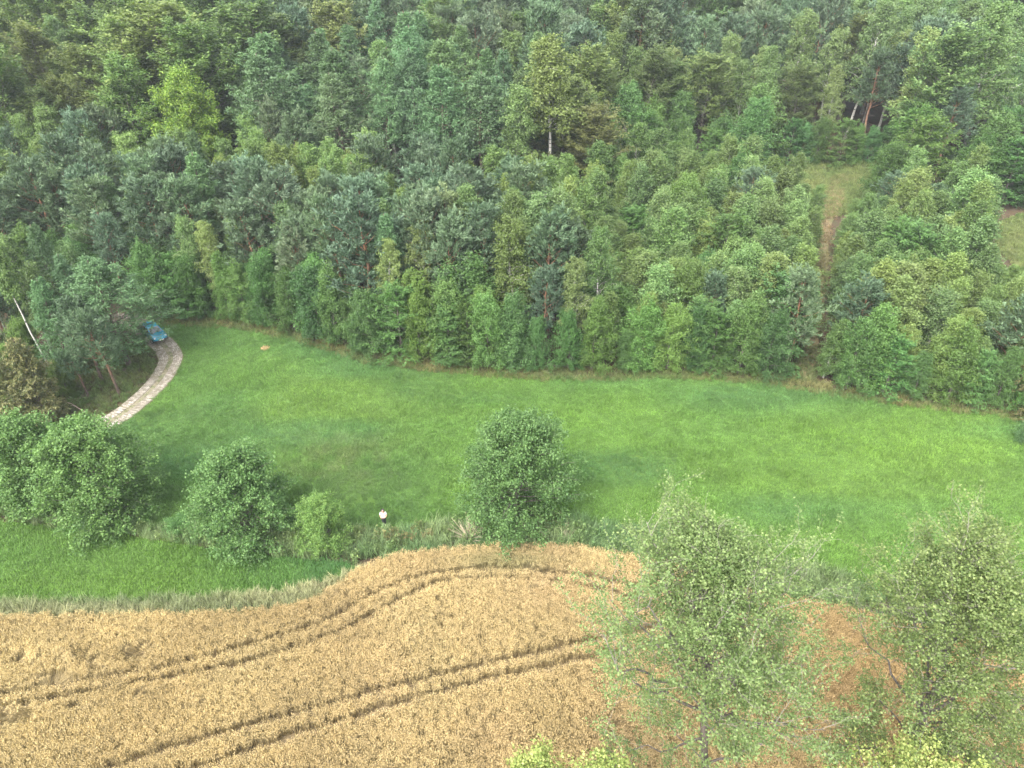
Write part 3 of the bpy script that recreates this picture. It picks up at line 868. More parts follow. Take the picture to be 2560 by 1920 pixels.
# ------------------------------------------------------------------ the woods
ORD1 = "zeroth first second third fourth fifth sixth seventh eighth ninth tenth eleventh twelfth thirteenth fourteenth fifteenth sixteenth seventeenth eighteenth nineteenth".split()
TENS = {2: "twenty", 3: "thirty", 4: "forty", 5: "fifty", 6: "sixty", 7: "seventy", 8: "eighty", 9: "ninety"}
def ordinal(n):
    if n < 20: return ORD1[n]
    t, u = divmod(n, 10)
    return TENS[t][:-1] + "ieth" if u == 0 else TENS[t] + "-" + ORD1[u]
def edge_y(x):
    o = np.argsort(EDGE[:, 0])
    return np.interp(x, EDGE[o, 0], EDGE[o, 1], left=EDGE[o, 1][0] + 1.0)
def pick(table, u=None):
    r = (random.random() if u is None else u) * sum(w for _, w in table)
    for k, w in table:
        r -= w
        if r <= 0: return k
    return table[-1][0]

MAPLE = None
_v = ray(470, 300); MAPLE = np.array([0, 0, CAM_H]) + _v * (98 / _v[1])
def clus(x, y, sc):
    return float(np.clip(.5 + (vnoise(x, y, sc, 77) - .5) * 1.5 + random.uniform(-.18, .18), 0, .999))
OPEN_R = gpoly([(2485, 545), (2760, 480), (2760, 800), (2560, 770)])
woods = []           # (stand, row, kind, x, y, h, wide, tint)
def free(x, y, ride=1.7):
    if y < 113 and polydist(RIDE, x, y)[0] < ride: return False
    if math.hypot(x - MAPLE[0], y - MAPLE[1]) < 6.6: return False
    if polydist(TRACK, x, y)[0] < 2.8: return False
    P = np.array([x]), np.array([y])
    return not (inside(CLEARING, *P)[0] or inside(CLEARING_R, *P)[0])
def tint_for(kind, px):
    v = random.uniform(.85, 1.15)
    if kind == 'pine':
        b = random.random()
        return (v * (1 + .12 * (b < .2)), v, v * random.uniform(.9, 1.15))
    return (v * random.uniform(.92, 1.1), v, v * random.uniform(.85, 1.1))

# front wood: edge of the meadow back to the gap
row_d = [0.7, 2.9, 5.3] + [5.3 + 2.75 * i for i in range(1, 15)]
for row, d in enumerate(row_d):
    xx = -100.0
    while xx < 82:
        xx += random.uniform(2.6, 3.7) if row else random.uniform(2.1, 3.0)
        x = xx + random.uniform(-.5, .5)
        y = float(edge_y(x)) + d + random.uniform(-.7, .7) * (row > 0) + (.5 if row == 0 else 0)
        z = float(terrain(x, y))
        px, py = (float(v) for v in proj(x, y, z))
        if px < -220 or px > 2780: continue
        right = px > 1470 + random.uniform(-40, 40)
        depth = 26 if not right else (41 if 1950 < px < 2200 else 43)
        if d > depth: continue
        if right and inside(OPEN_R, np.array([x]), np.array([y]))[0]: continue
        if not free(x, y, 1.45 if row else 1.7): continue
        yellow = False
        if px > 2415:
            v_ = ray(px, 665); hmax = CAM_H + v_[2] / v_[1] * y - z
            if hmax < 1.6: continue
        else: hmax = 99
        if row == 0:
            kind = 'hornbeam'; h = random.uniform(4.8, 8.6) if px > 880 else random.uniform(5.5, 9.5); wide = random.uniform(.85, 1.15)
            if px < 880 and random.random() < .25: continue
        elif row == 1:
            if right: kind = pick([('hornbeam', 3), ('youngbirch', 6), ('pine', .5)])
            else: kind = pick([('hornbeam', 5), ('birch', 1.5), ('pine', 3)])
            h = random.uniform(6.5, 9.5) if kind in ('hornbeam', 'youngbirch') else random.uniform(10, 13)
            wide = random.uniform(.95, 1.2)
        elif right:
            kind = pick([('youngbirch', 12), ('pine', .8), ('hornbeam', 1), ('larch', .3)])
            h = random.uniform(6.8, 11.0); wide = random.uniform(1.0, 1.45)
            if kind == 'pine': wide *= 1.3
            if px > 2330 and d > 14: h *= 1.1
            if 1960 < px < 2200 and d > 24: h *= .72
        else:
            late = d > 15
            if px < 330: kind = pick([('pine', 4), ('birch', 4), ('larch', 2), ('hornbeam', 2)])
            elif late: kind = pick([('pine', 5), ('birch', 5), ('larch', 1.2), ('hornbeam', .8)], clus(x, y, 7)) if random.random() < .6 else 'birch'
            elif px > 1280: kind = pick([('pine', 3), ('birch', 5), ('hornbeam', 1)], clus(x, y, 7))
            else: kind = pick([('pine', 8), ('birch', 1.6), ('larch', .4), ('hornbeam', 1.2)])
            h = (random.uniform(12.4, 16.2) if kind != 'hornbeam' else random.uniform(8, 12.5)) * (.75 if random.random() < .12 else 1)
            if kind == 'birch': h *= .95
            wide = random.uniform(1.0, 1.45)
            if late and kind == 'birch': yellow = True
        h = min(h, hmax)
        woods.append(("right wood" if right else "front wood", row, kind, x, y, h, wide, (1.1, 1.08, .88) if yellow else tint_for(kind, px)))

# back wood: older, taller trees climbing the slope
for row in range(14):
    yb = 100 + row * 5.0
    xx = -125.0
    while xx < 125:
        xx += random.uniform(4.1, 6.2)
        x = xx; y = yb + random.uniform(-1.6, 1.6)
        z = float(terrain(x, y))
        px, py = (float(v) for v in proj(x, y, z + 8))
        if px < -160 or px > 2720: continue
        if 1900 < px < 2230 and y < 116.5: continue
        if 1560 < px < 2190 and y < 108: continue
        if not free(x, y, 2.2): continue
        if px < 640 + random.uniform(-40, 60):
            if random.random() < .36: continue
            kind = pick([('beech', 9), ('birch', .4)]); h = random.uniform(17.5, 22)
        elif px < 1380 + random.uniform(-60, 60):
            if row < 4: kind = pick([('larch', 5), ('birch', 3.5), ('pine', 1.5), ('hornbeam', .3)], clus(x, y, 10))
            elif row < 6: kind = pick([('larch', 3), ('beech', 2.5), ('pine', 3), ('birch', 1.2)], clus(x, y, 10))
            else: kind = pick([('pine', 8), ('beech', 2), ('larch', 1)])
            h = random.uniform(16.5, 20) if kind != 'hornbeam' else random.uniform(9, 12)
        elif px < 2120:
            if row < 4: kind = pick([('hornbeam', 3.2), ('birch', 3), ('beech', 2), ('pine', .6)], clus(x, y, 10))
            elif row < 6: kind = pick([('beech', 4), ('birch', 3), ('pine', 2)], clus(x, y, 10))
            else: kind = pick([('pine', 6), ('beech', 3), ('larch', 1.4)], clus(x, y, 10))
            h = random.uniform(12.5, 16) if kind != 'hornbeam' else random.uniform(8.5, 12)
            if row > 4: h *= 1.15
        else:
            kind = pick([('birch', 8), ('pine', 1.6), ('larch', 1.0), ('beech', .8)])
            h = random.uniform(16, 20)
            if y < 111: kind = pick([('birch', 2), ('larch', 3), ('pine', 2), ('hornbeam', 3)]); h = random.uniform(9, 13)
        if y < 114.5 and px > 1500 and random.random() < .75: kind = 'hornbeam'; h = random.uniform(8, 12)
        wide = random.uniform(.95, 1.25)
        h *= random.choice((.8, 1, 1, 1.08, 1.15))
        wide *= random.uniform(1.05, 1.25)
        if kind == 'beech': wide *= 1.25
        woods.append(("back wood", row, kind, x, y, h, wide, (tint_for(kind, px) if not (kind == 'beech' and px < 700) else (random.uniform(1.02, 1.18), random.uniform(1.02, 1.12), .92))))

for xx in np.arange(10, 72, 2.6):
    x = xx + random.uniform(-.6, .6)
    y = float(np.interp(x, [10, 32, 37, 64, 68, 76], [104, 106, 114.6, 114.6, 106, 103])) + random.uniform(-.7, .7)
    px, py = proj(x, y, terrain(x, y))
    if px > 2700 or not free(x, y, 2.0): continue
    woods.append(("middle row", 0, 'hornbeam', x, y, random.uniform(4.5, 8), random.uniform(1.05, 1.3), tint_for('hornbeam', px)))
LOOK = dict(pine="blue-green pine", birch="light green birch", youngbirch="young bushy birch", hornbeam="dense dark green hornbeam", beech="broad feathery beech", larch="soft green larch")
NOUN = dict(pine="pine", birch="birch", youngbirch="birch", hornbeam="hornbeam", beech="beech", larch="larch")
PLUR = dict(pine="pines", birch="birches", youngbirch="young birches", hornbeam="hornbeams", beech="beeches", larch="larches")
WOODNAME = {"front wood": "front wood by meadow", "right wood": "birch wood around ride", "back wood": "tall back wood", "middle row": "hornbeams behind the clearing"}
def culled(ws):
    """leave out trees that nearer crowns hide entirely"""
    W, H = 640, 480
    cov = np.zeros((H, W), np.int8)
    keep = []
    yy, xx = np.mgrid[0:H, 0:W]
    for r_ in sorted(ws, key=lambda r: r[4]):
        st, row, kind, x, y, h, wide, tint = r_
        z = float(terrain(x, y))
        px, p0 = proj(x, y, z + h * .05); _, p1 = proj(x, y, z + h)
        px, p0, p1 = float(px) / 4, float(p0) / 4, float(p1) / 4
        wpx = CROWN_R[kind] * h * wide * FPX / math.hypot(y, CAM_H - z) / 4
        c = (p0 + p1) / 2; hh = (p0 - p1) / 2
        x0, x1, y0, y1 = int(max(0, px - wpx - 1)), int(min(W, px + wpx + 2)), int(max(0, p1 - 1)), int(min(H, p0 + 2))
        if x1 <= x0 or y1 <= y0:
            if px + wpx > -12 and px - wpx < W + 12 and p0 > -6: keep.append(r_)
            continue
        E = ((xx[y0:y1, x0:x1] - px) / wpx) ** 2 + ((yy[y0:y1, x0:x1] - c) / hh) ** 2
        a = E < 1
        if a.sum() and (cov[y0:y1, x0:x1][a] >= 2).mean() > .985: continue
        keep.append(r_)
        cov[y0:y1, x0:x1][E < .5] += 1
    return keep
CROWN_R = dict(pine=.2, birch=.2, youngbirch=.24, hornbeam=.32, beech=.27, larch=.22)
n_all = len(woods)
woods = culled(woods)
print("woods", n_all, "->", len(woods))
rank = {}
for (st, row, kind, x, y, h, wide, tint) in sorted(woods, key=lambda r: (r[0], r[1], r[3])):
    rank[st, row, kind] = k = rank.get((st, row, kind), 0) + 1
    lab = f"{LOOK[kind]}, {ordinal(k)} {NOUN[kind]} from left in {ordinal(row + 1)} row of {WOODNAME[st]}"
    pr = random.choice(TALL[1:3]) if (st == 'back wood' and row < 2 and kind == 'birch') else TALL[3] if (st == 'back wood' and row < 2 and kind == 'larch') else None
    plant(kind, x, y, h, proto=pr, rz=random.uniform(0, 6.28), wide=wide, tint=tint, label=lab, cat="tree", group=f"{PLUR[kind]} of the {st}",
          tilt=(random.gauss(0, .025), random.gauss(0, .025)))


# ------------------------------------------------------------------ trees that stand out singly
def top_h(px, py, x, y):
    """height of a tree at x, y whose top shows at photo row py"""
    v = ray(px, py)
    return CAM_H + v[2] / v[1] * y - float(terrain(x, y))
def single(kind, bx, by, ty, label, wide=1.0, tint=(1, 1, 1), over=None, seed=5, tilt=(0, 0), name=None, group=None, cat='tree', rz=None):
    p = at(bx, by)
    h = top_h(bx, ty, p[0], p[1])
    o = dict(over or {})
    pr = build_kind(kind, seed, **o) if over is not None else None
    return plant(kind, p[0], p[1], h, proto=pr, wide=wide, tint=tint, label=label, tilt=tilt, name=name, group=group, cat=cat, rz=random.uniform(0, 6.28) if rz is None else rz)

# bushy trees along the ditch
single('alder', 1290, 1288, 1040, "tall bushy green tree on the ditch in the middle of the meadow", wide=1.07, tint=(.95, .95, .93), over=dict(H=11.8, prof=ovoid(5.6, .26, -.1, 1.8), n=120, m=25, L=.185, W=.145, lop=.1), seed=61, group="bushy trees along the ditch")
single('alder', 624, 1338, 1128, "pointed bushy tree on the ditch between the double tree and the small bush", over=dict(H=9.6, prof=ovoid(4.9, .18, -.2, 1.8), n=105, m=24, L=.185, W=.145), seed=62, tint=(1.1, 1.08, 1.05), group="bushy trees along the ditch")
single('alder', 815, 1364, 1248, "small round light green bush on the ditch nearest the person", over=dict(H=5.2, prof=ovoid(3.1, .42, -.2, .7), n=80, n2=14, l2=.36, m=26, L=.14, W=.11), seed=63, tint=(1.35, 1.25, 1.0), name='round_bush', cat='bush', group="bushy trees along the ditch")
single('alder', 275, 1290, 1062, "right half of the broad rounded double tree at the ditch", wide=1.18, over=dict(H=10.2, prof=ovoid(4.9, .38, -.1, .8), n=115, m=25, L=.19, W=.15), seed=64, tint=(1.12, 1.08, .95), group="bushy trees along the ditch")
single('alder', 118, 1262, 1052, "left half of the broad rounded double tree at the ditch", wide=1.2, over=dict(H=10.2, prof=ovoid(4.4, .38, -.1, .8), n=110, m=24, L=.19, W=.15), seed=65, tint=(1.08, 1.05, .95), group="bushy trees along the ditch")
single('alder', -60, 1240, 1020, "dark bushy tree cut by the left edge beside the double tree", over=dict(H=9.8, prof=ovoid(4.0, .38, -.1, .8), n=80, m=20, L=.18, W=.14), seed=66, tint=(.85, .9, .9), group="bushy trees along the ditch")
single('alder', 455, 1330, 1290, "low green scrub between the double tree and the pointed tree", over=dict(H=1.6, prof=ovoid(1.7, .4, -.2, .8), n=40, n2=9, l2=.4, m=18, L=.12, W=.08, r=.04), seed=67, wide=1.1, tint=(.85, .95, .85), name='low_bush', cat='bush')
single('alder', 2572, 1110, 1050, "grey-green bush at the right end of the meadow", over=dict(H=2.6, prof=ovoid(2.0, .4, -.2, .8), n=50, n2=10, l2=.4, m=18, L=.14, W=.09, r=.05), seed=68, tint=(1, 1, 1.2), name='low_bush', cat='bush')
single('spruce', 2560, 1020, 760, "dark brownish spruce at the right end of the wood edge", over=dict(H=10), seed=69, tint=(.75, .75, .6))
plant('maple', MAPLE[0], MAPLE[1], top_h(470, 172, MAPLE[0], MAPLE[1]), proto=build_kind('maple', 70, H=19, t0=.40, prof=ovoid(6.2, .62, .34, .75), n=80, n2=16, m=22, L=.30, W=.22), wide=1.12, tint=(1.1, 1.1, 1.0), label="big round yellow-green maple standing out of the feathery beeches")

# the corner left of the track
G = "trees in the corner left of the track"
single('larch', 322, 912, 648, "tall soft green larch hanging over the track beside the car", wide=1.5, tint=(1.1, 1.1, 1), over=dict(H=13, t0=.16, n=110, prof=cone(4.4, .7, .24, .3), m=18), seed=71, group=G)
single('larch', 185, 930, 695, "green larch just left of the tall larch by the track", wide=1.0, tint=(.9, .95, .85), over=dict(H=12.5, t0=.12, n=90, prof=cone(3.6, .7, .12, .3), m=18), seed=72, group=G)
single('pine', 300, 985, 770, "scraggy pine with bare pinkish lower trunk in front of the larch", over=dict(H=9.5, t0=.46, n=40, dead=9, lean=(-.05, .02)), seed=73, tint=(.95, .95, .95), group=G)
single('pine', 255, 950, 740, "thin pine with pale trunk behind the scraggy pine", over=dict(H=9.5, t0=.55, n=30, dead=8), seed=74, group=G)
single('pine', 222, 992, 860, "short pine leaning beside the brown spruces", over=dict(H=7, t0=.5, n=26, dead=6, lean=(-.08, 0)), seed=75, group=G)
single('spruce', 25, 1070, 775, "tall browning spruce at the left edge above the double tree", over=dict(H=13, n=110, prof=cone(3.0, .6, .05, .2), t1=.98), seed=76, tint=(1.35, 1.35, 1.15), rz=0, wide=1.0, group=G)
single('spruce', 128, 1062, 850, "shorter brown spruce between the tall spruce and the track", over=dict(H=10, n=90, prof=cone(2.6, .6, .05, .2)), seed=77, tint=(1.4, 1.35, 1.1), wide=1.0, group=G)
single('birch', 138, 935, 612, "leaning birch with long bare white trunk at the left edge", over=dict(H=15, t0=.62, n=44, prof=ovoid(2.0, .78, .58), lean=(-.13, .0), r=.11), seed=78, tint=(1.1, 1.05, .9), rz=0, group=G)
for i, (kind, bx, by, ty, lab) in enumerate((
        ('pine', 60, 880, 600, "blue-green pine behind the leaning white birch"), ('birch', 130, 880, 590, "yellow-green birch behind the leaning white birch"),
        ('larch', 205, 850, 560, "pale larch behind the larches at the track corner"), ('birch', 258, 850, 605, "slim birch rising right behind the tall larch"),
        ('hornbeam', 20, 950, 830, "dark bush-like hornbeam behind the browning spruces"), ('hornbeam', 70, 965, 880, "dark hornbeam under the leaning white birch"),
        ('birch', 20, 850, 560, "light green birch at the left edge above the leaning birch"), ('larch', 356, 868, 788, "young larch low at the track inside the bend"),
        ('pine', -30, 930, 680, "blue-green pine cut by the left edge"), ('hornbeam', 200, 905, 800, "dark undergrowth hornbeam beneath the larches"),
        ('birch', 165, 905, 650, "yellowish birch left of the green larch"), ('pine', 45, 905, 640, "full blue-green pine left of the leaning white birch"), ('larch', 95, 880, 605, "soft larch just behind the leaning white birch"), ('hornbeam', -10, 985, 860, "dark bush cut by the left edge beside the tall spruce"), ('hornbeam', 95, 930, 800, "green bush at the foot of the soft larch"), ('hornbeam', 250, 900, 820, "dark bush behind the pine trunks at the track corner"), ('hornbeam', 170, 985, 900, "low bush beside the shorter brown spruce"), ('hornbeam', 60, 1000, 860, "dark bush between the two brown spruces"), ('larch', 240, 880, 640, "slim larch between the two larches at the track"))):
    single(kind, bx, by, ty, lab, wide=random.uniform(1.05, 1.3), tint=tint_for(kind, bx), group=G)

# ------------------------------------------------------------------ poplars and limes close below the camera
def on_ray(px, py, Y):
    v = ray(px, py)
    return np.array([0, 0, CAM_H]) + v * (Y / v[1])
def poplar(base_px, top_px, Y, t0, nl, reach, seed, label, tint=(1, 1, 1)):
    rng = np.random.default_rng(seed)
    a, b = on_ray(*base_px, Y), on_ray(*top_px, Y)
    d = (b - a) / (b[2] - a[2])
    base = a - d * a[2]
    H = b[2]
    tl = trunk_line(rng, H, 11, .012, (d[0], d[1]))
    prof = lambda t: reach * (max(.05, 1 - ((t - .48) / .54) ** 2) ** .75 if t > .48 else max(.35, 1 - ((.48 - t) / .5) ** 2))
    C, t, L = primaries(rng, H, nl, t0, prof, lerp(8, 70), lerp(.22, .25), tl, k=8, wob=.05, lop=.14)
    C2, t2, L2 = primaries(rng, H, 6, .30, lambda q: reach * .8, lerp(14, 30), lerp(.05, .1), tl, k=8, wob=.05, t1=t0)
    C = np.concatenate([C, C2]); L = np.r_[L, L2]
    S2 = sprout(C, rng, 10, .2, 1.0, lambda s_, PL: PL * .36 * (1.1 - .4 * s_) + .2, 45, .15, .25, k=5, wob=.07, bias=.72)
    S3 = sprout(S2, rng, 6, .2, 1.0, lambda s_, PL: PL * .36 + .15, 45, .05, .2, k=4, wob=.08)
    keep = rng.random(len(S3)) < .8
    P, T, tid = leaf_points(S3[keep], rng, 35, .15, .10)
    tone = np.clip(rng.normal(.35, .25, len(P)) + rng.normal(0, .15, keep.sum())[tid], 0, 1)
    V0, F0 = leaf_set('random', P, T, rng, .092, .078)
    kz = b[2] / np.percentile(V0[:, 2], 99.8)
    V = V0 * [1, 1, kz]; F = F0
    tl = tl * [1, 1, kz]; C = C * [1, 1, kz]; S2 = S2 * [1, 1, kz]; S3 = S3 * [1, 1, kz]
    root = empty("poplar_tree", tuple(base), label, "tree", "poplars close below the viewpoint")
    k_ = np.linspace(0, 1, 11)
    tr = tubes(tl[None], (.24 * (1 - k_) ** .8 + .015)[None], 10)
    lim = tubes(C, np.clip(.075 * L / reach, .02, .09)[:, None] * np.linspace(1, .18, 8)[None], 5)
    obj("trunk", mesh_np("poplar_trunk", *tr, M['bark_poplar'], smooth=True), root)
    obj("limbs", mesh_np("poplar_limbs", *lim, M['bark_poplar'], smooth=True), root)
    V2, F2 = merge([tubes(S2, np.full(S2.shape[:2], .011) * np.linspace(1, .35, 5), 3), tubes(S3, np.full(S3.shape[:2], .004) * np.linspace(1, .5, 4), 3)])
    obj("twigs", mesh_np("poplar_twigs", V2, F2, M['twig'], smooth=True), root)
    c = obj("crown", mesh_np("poplar_crown", V, F, M['poplar'], tone=np.repeat(tone, 4)), root)
    c.color = (*tint, 1)
    return root
M['twig'] = plain("pale_twig", (0.22, 0.20, 0.165), .8, var=.2)
poplar((1762, 1920), (1770, 1305), 17.5, .50, 52, 5.3, 81, "tall thin-leaved poplar in front, its straight trunk leaving the bottom edge")
poplar((2280, 1860), (2440, 1315), 17.5, .46, 42, 4.7, 82, "leaning poplar with forked dark trunk at the right bottom corner", (1.05, 1.0, .95))
poplar((2690, 1900), (2660, 1500), 16.0, .45, 22, 3.6, 83, "poplar cut off by the right edge low down", (.85, .9, .8))

def lime(px, py, Y, Rm, H_over, seed, label):
    a = on_ray(px, py, Y)
    pr = build_kind('alder', seed, H=a[2], t0=.45, prof=ovoid(Rm, .68, .4, .8), n=80, n2=15, l2=.32, m=20, L=.105, W=.09, leaf='lime', sp=.12, r=.22)
    return plant('lime', a[0], a[1], a[2], proto=pr, z=0.0, label=label, group="flowering limes at the bottom edge")
lime(1335, 1925, 13.0, 2.3, 0, 91, "crown of yellow-green flowering lime peeping in at bottom middle, left of its twin")
lime(1545, 1932, 13.0, 2.5, 0, 92, "flowering lime at bottom middle touching the straight-trunked poplar")
lime(2320, 1922, 13.0, 3.0, 0, 93, "broad yellow-green flowering lime at the bottom right")
lime(2490, 1945, 13.0, 2.4, 0, 94, "flowering lime in the bottom right corner")

# ------------------------------------------------------------------ deadwood and dry stems
def stick(name, a, b, r, label, cat, branches=5, seed=1):
    rng = np.random.default_rng(seed)
    a = np.array(a); b = np.array(b)
    L = np.linalg.norm(b - a)
    C = a + (b - a) * np.linspace(0, 1, 8)[:, None] + rng.normal(size=(8, 3)) * L * .012
    C -= a
    parts = [tubes(C[None], (r * np.linspace(1, .3, 8))[None], 6)]
    o = empty(name, tuple(a), label, cat)
    obj("stem", mesh_np(name, *parts[0], M['deadwood'], smooth=True), o)
    S = sprout(C[None], rng, branches, .3, 1, lambda s_, PL: PL * .16 + .1, 55, .05, .1)
    obj("bare_branches", mesh_np(name + "_branches", *tubes(S, np.full(S.shape[:2], r * .3) * np.linspace(1, .3, 4), 3), M['deadwood'], smooth=True), o)
    return o
p0 = at(1135, 800); q0 = p0 + np.array([-3.6, .3, 6.2]); p0 = p0 + np.array([0, 0, .1])
stick("dead_trunk", p0, q0, .10, "leaning dead pinkish trunk at the pine wood's edge", "dead tree", 7, 3)
p0 = at(800, 835); stick("dead_trunk", p0, p0 + np.array([-.9, .4, 3.2]), .07, "pale leaning dead stem under the trees left of the bushy edge", "dead tree", 5, 4)
p0 = at(218, 1035); stick("fallen_branch", p0 + np.array([0, 0, .15]), p0 + np.array([-2.2, .4, 1.6]), .05, "grey fallen branch propped beside the brown spruces", "branch", 8, 5)
def dry_fan(px, py, label, n, h, seed):
    rng = np.random.default_rng(seed)
    p = at(px, py)
    a = rng.random(n) * 6.28; q = np.linspace(0, 1, 5)
    ln = rng.uniform(.3, 1.1, n)
    C = np.stack([np.outer(np.cos(a) * ln, q ** 1.3) * h, np.outer(np.sin(a) * ln, q ** 1.3) * h, np.outer(rng.uniform(.6, 1.1, n), q) * h], -1)
    V, F = tubes(C, np.full((n, 5), .018) * np.linspace(1, .4, 5), 3)
    return tag(obj("dry_stem_clump", mesh_np("dry_stems", V, F, M['drystem']), None, tuple(p)), label, "dry plant")
dry_fan(1172, 1352, "fan of pale dry stems left of the tall ditch tree's foot", 70, 1.5, 7)
dry_fan(1420, 1350, "dry stems right of the tall ditch tree's foot", 30, 1.0, 8)
p = at(663, 872)
rng = np.random.default_rng(9)
V, F4, F3 = blades(rng, 160, .42, .16, .05, 1.5)
M['withered'] = plain("withered_grass", (0.32, 0.20, 0.10), .9, var=.3)
tag(obj("withered_tuft", mesh_np("withered", V, [F4, F3], M['withered']), None, tuple(p)), "small brown withered tuft lying on the upper meadow", "tuft")


# ------------------------------------------------------------------ the person in the meadow
M['skin'] = plain("skin", (0.50, 0.28, 0.20), .55)
M['shirt'] = plain("white_cotton", (0.62, 0.62, 0.61), .85, var=.04)
M['trousers'] = plain("black_cloth", (0.018, 0.018, 0.022), .85)
M['hair'] = plain("dark_hair", (0.018, 0.013, 0.011), .5)
M['shoe'] = plain("dark_shoe", (0.03, 0.028, 0.028), .6)
M['blackplastic'] = plain("dark_plastic", (0.02, 0.02, 0.022), .4)
def skinned(name, verts, edges, radii, mat, parent, root=0, sub=2):
    me = bpy.data.meshes.new(name)
    me.from_pydata(verts, edges, [])
    o = obj(name, me, parent)
    o.modifiers.new("skin", 'SKIN').use_smooth_shade = True
    ly = me.skin_vertices[0] if me.skin_vertices else None
    if ly is None:
        bm = bmesh.new(); bm.from_mesh(me); bm.verts.layers.skin.verify(); bm.to_mesh(me); bm.free()
        ly = me.skin_vertices[0]
    for i, r in enumerate(radii):
        ly.data[i].radius = (r, r) if not isinstance(r, tuple) else r
        ly.data[i].use_root = (i == root)
    sb = o.modifiers.new("subdivision", 'SUBSURF'); sb.levels = sb.render_levels = sub
    me.materials.append(mat)
    return o
class Chain:
    def __init__(self): self.v, self.e, self.r = [], [], []
    def add(self, p, r, to=None):
        self.v.append(p); self.r.append(r)
        if to is not None: self.e.append((to, len(self.v) - 1))
        return len(self.v) - 1
    def line(self, pts, to):
        for p, r in pts: to = self.add(p, r, to)
        return to
# local axes: x to the person's left as seen in the photo's right, y away from the camera, z up; faces -y
def person(loc, rz):
    root = empty("person", loc, "person in white short-sleeved top and black trousers standing with bowed head at the ditch", "person", rz=rz)
    b = Chain()
    pel = b.add((0, 0, .95), .13)
    abd = b.add((0, .01, 1.08), .125, pel); ch = b.add((0, .0, 1.28), (.15, .115), abd); nb = b.add((0, -.01, 1.45), .075, ch)
    nk = b.add((0, -.035, 1.53), .055, nb); jaw = b.add((0, -.085, 1.59), .075, nk); hd = b.add((0, -.075, 1.67), .095, jaw); cr = b.add((0, -.05, 1.735), .075, hd)
    b.add((0, -.185, 1.615), .014, jaw)                                     # nose
    for sx in (-1, 1): b.add((sx * .105, -.06, 1.645), .016, hd)             # ears
    for sx in (-1, 1):
        sh = b.add((sx * .17, 0, 1.42), .062, nb)
        el = b.line([((sx * .215, .0, 1.28), .05), ((sx * .235, -.02, 1.13), .043)], sh)
        wr = b.line([((sx * .18, -.15, 1.10), .038), ((sx * .10, -.26, 1.12), .028)], el)
        pm = b.add((sx * .07, -.305, 1.125), (.034, .018), wr)
        for k, (dz, ln) in enumerate(((.026, .052), (.009, .060), (-.009, .056), (-.026, .044))):
            k1 = b.add((sx * .045, -.335, 1.125 + dz), .010, pm)
            b.line([((sx * (.045 - ln * .5), -.345, 1.123 + dz), .009), ((sx * (.045 - ln * .8), -.330, 1.12 + dz), .008)], k1)
        b.line([((sx * .075, -.30, 1.165), .011), ((sx * .05, -.315, 1.18), .010)], pm)   # thumb
    for sx, fy, kx in ((-1, -.10, .03), (1, .10, .0)):
        hip = b.add((sx * .085, 0, .90), .098, pel)
        kn = b.line([((sx * .085, fy * .35 - .02, .70), .085), ((sx * .075 + kx, fy * .6 - .03, .50), .062)], hip)
        an = b.line([((sx * .07 + kx, fy * .9, .30), .056), ((sx * .06 + kx, fy * 1.1, .09), .040)], kn)
        b.add((sx * .065 + kx, fy * 1.1 - .13, .045), .036, an)
    skinned("body", b.v, b.e, b.r, M['skin'], root)
    t = Chain()
    pel = t.add((0, 0, .93), (.165, .135)); a1 = t.add((0, .005, 1.08), (.16, .135), pel); a2 = t.add((0, 0, 1.28), (.178, .135), a1); a3 = t.add((0, -.005, 1.42), (.13, .095), a2)
    for sx in (-1, 1): t.line([((sx * .17, 0, 1.42), .078), ((sx * .215, .0, 1.28), .068), ((sx * .225, -.008, 1.22), .064)], a3)
    skinned("shirt", t.v, t.e, t.r, M['shirt'], root)
    q = Chain()
    pel = q.add((0, 0, .96), (.15, .125))
    for sx, fy, kx in ((-1, -.10, .03), (1, .10, .0)):
        q.line([((sx * .085, 0, .88), .108), ((sx * .085, fy * .35 - .02, .70), .096), ((sx * .075 + kx, fy * .6 - .03, .50), .073), ((sx * .07 + kx, fy * .9, .30), .067), ((sx * .06 + kx, fy * 1.1, .045), .058)], pel)
    skinned("trousers", q.v, q.e, q.r, M['trousers'], root)
    h = Chain()
    a = h.add((0, -.035, 1.70), .108); h.line([((0, -.075, 1.745), .085)], a); h.line([((0, .02, 1.63), .085), ((0, .03, 1.55), .05)], a)
    skinned("hair", h.v, h.e, h.r, M['hair'], root)
    for sx, fy, kx in ((-1, -.10, .03), (1, .10, .0)):
        f = Chain(); a = f.add((sx * .06 + kx, fy * 1.1 + .03, .055), .05); f.line([((sx * .065 + kx, fy * 1.1 - .08, .05), .048), ((sx * .07 + kx, fy * 1.1 - .17, .035), .036)], a)
        skinned("shoe", f.v, f.e, f.r, M['shoe'], root)
    for sx in (-1, 1):
        me = bpy.data.meshes.new("eye"); bm = bmesh.new(); bmesh.ops.create_icosphere(bm, subdivisions=2, radius=.012); bm.to_mesh(me); bm.free(); me.materials.append(M['hair'])
        obj("eye", me, root, (sx * .032, -.165, 1.655))
    return root
p = at(962, 1316)
person((p[0], p[1], 0.02), R(6))
bm = bmesh.new(); bmesh.ops.create_cube(bm, size=1)
for v in bm.verts: v.co = Vector((v.co.x * .20, v.co.y * .10, v.co.z * .035))
bmesh.ops.bevel(bm, geom=list(bm.edges), offset=.012, segments=2, affect='EDGES')
me = bpy.data.meshes.new("handset"); bm.to_mesh(me); bm.free(); me.materials.append(M['blackplastic'])
o = obj("handset", me, None, (p[0] + .03, p[1] - .335, 1.165)); o.rotation_euler = (R(-35), R(6), R(6))
tag(o, "dark handset held at the belly by the person in white", "handset")

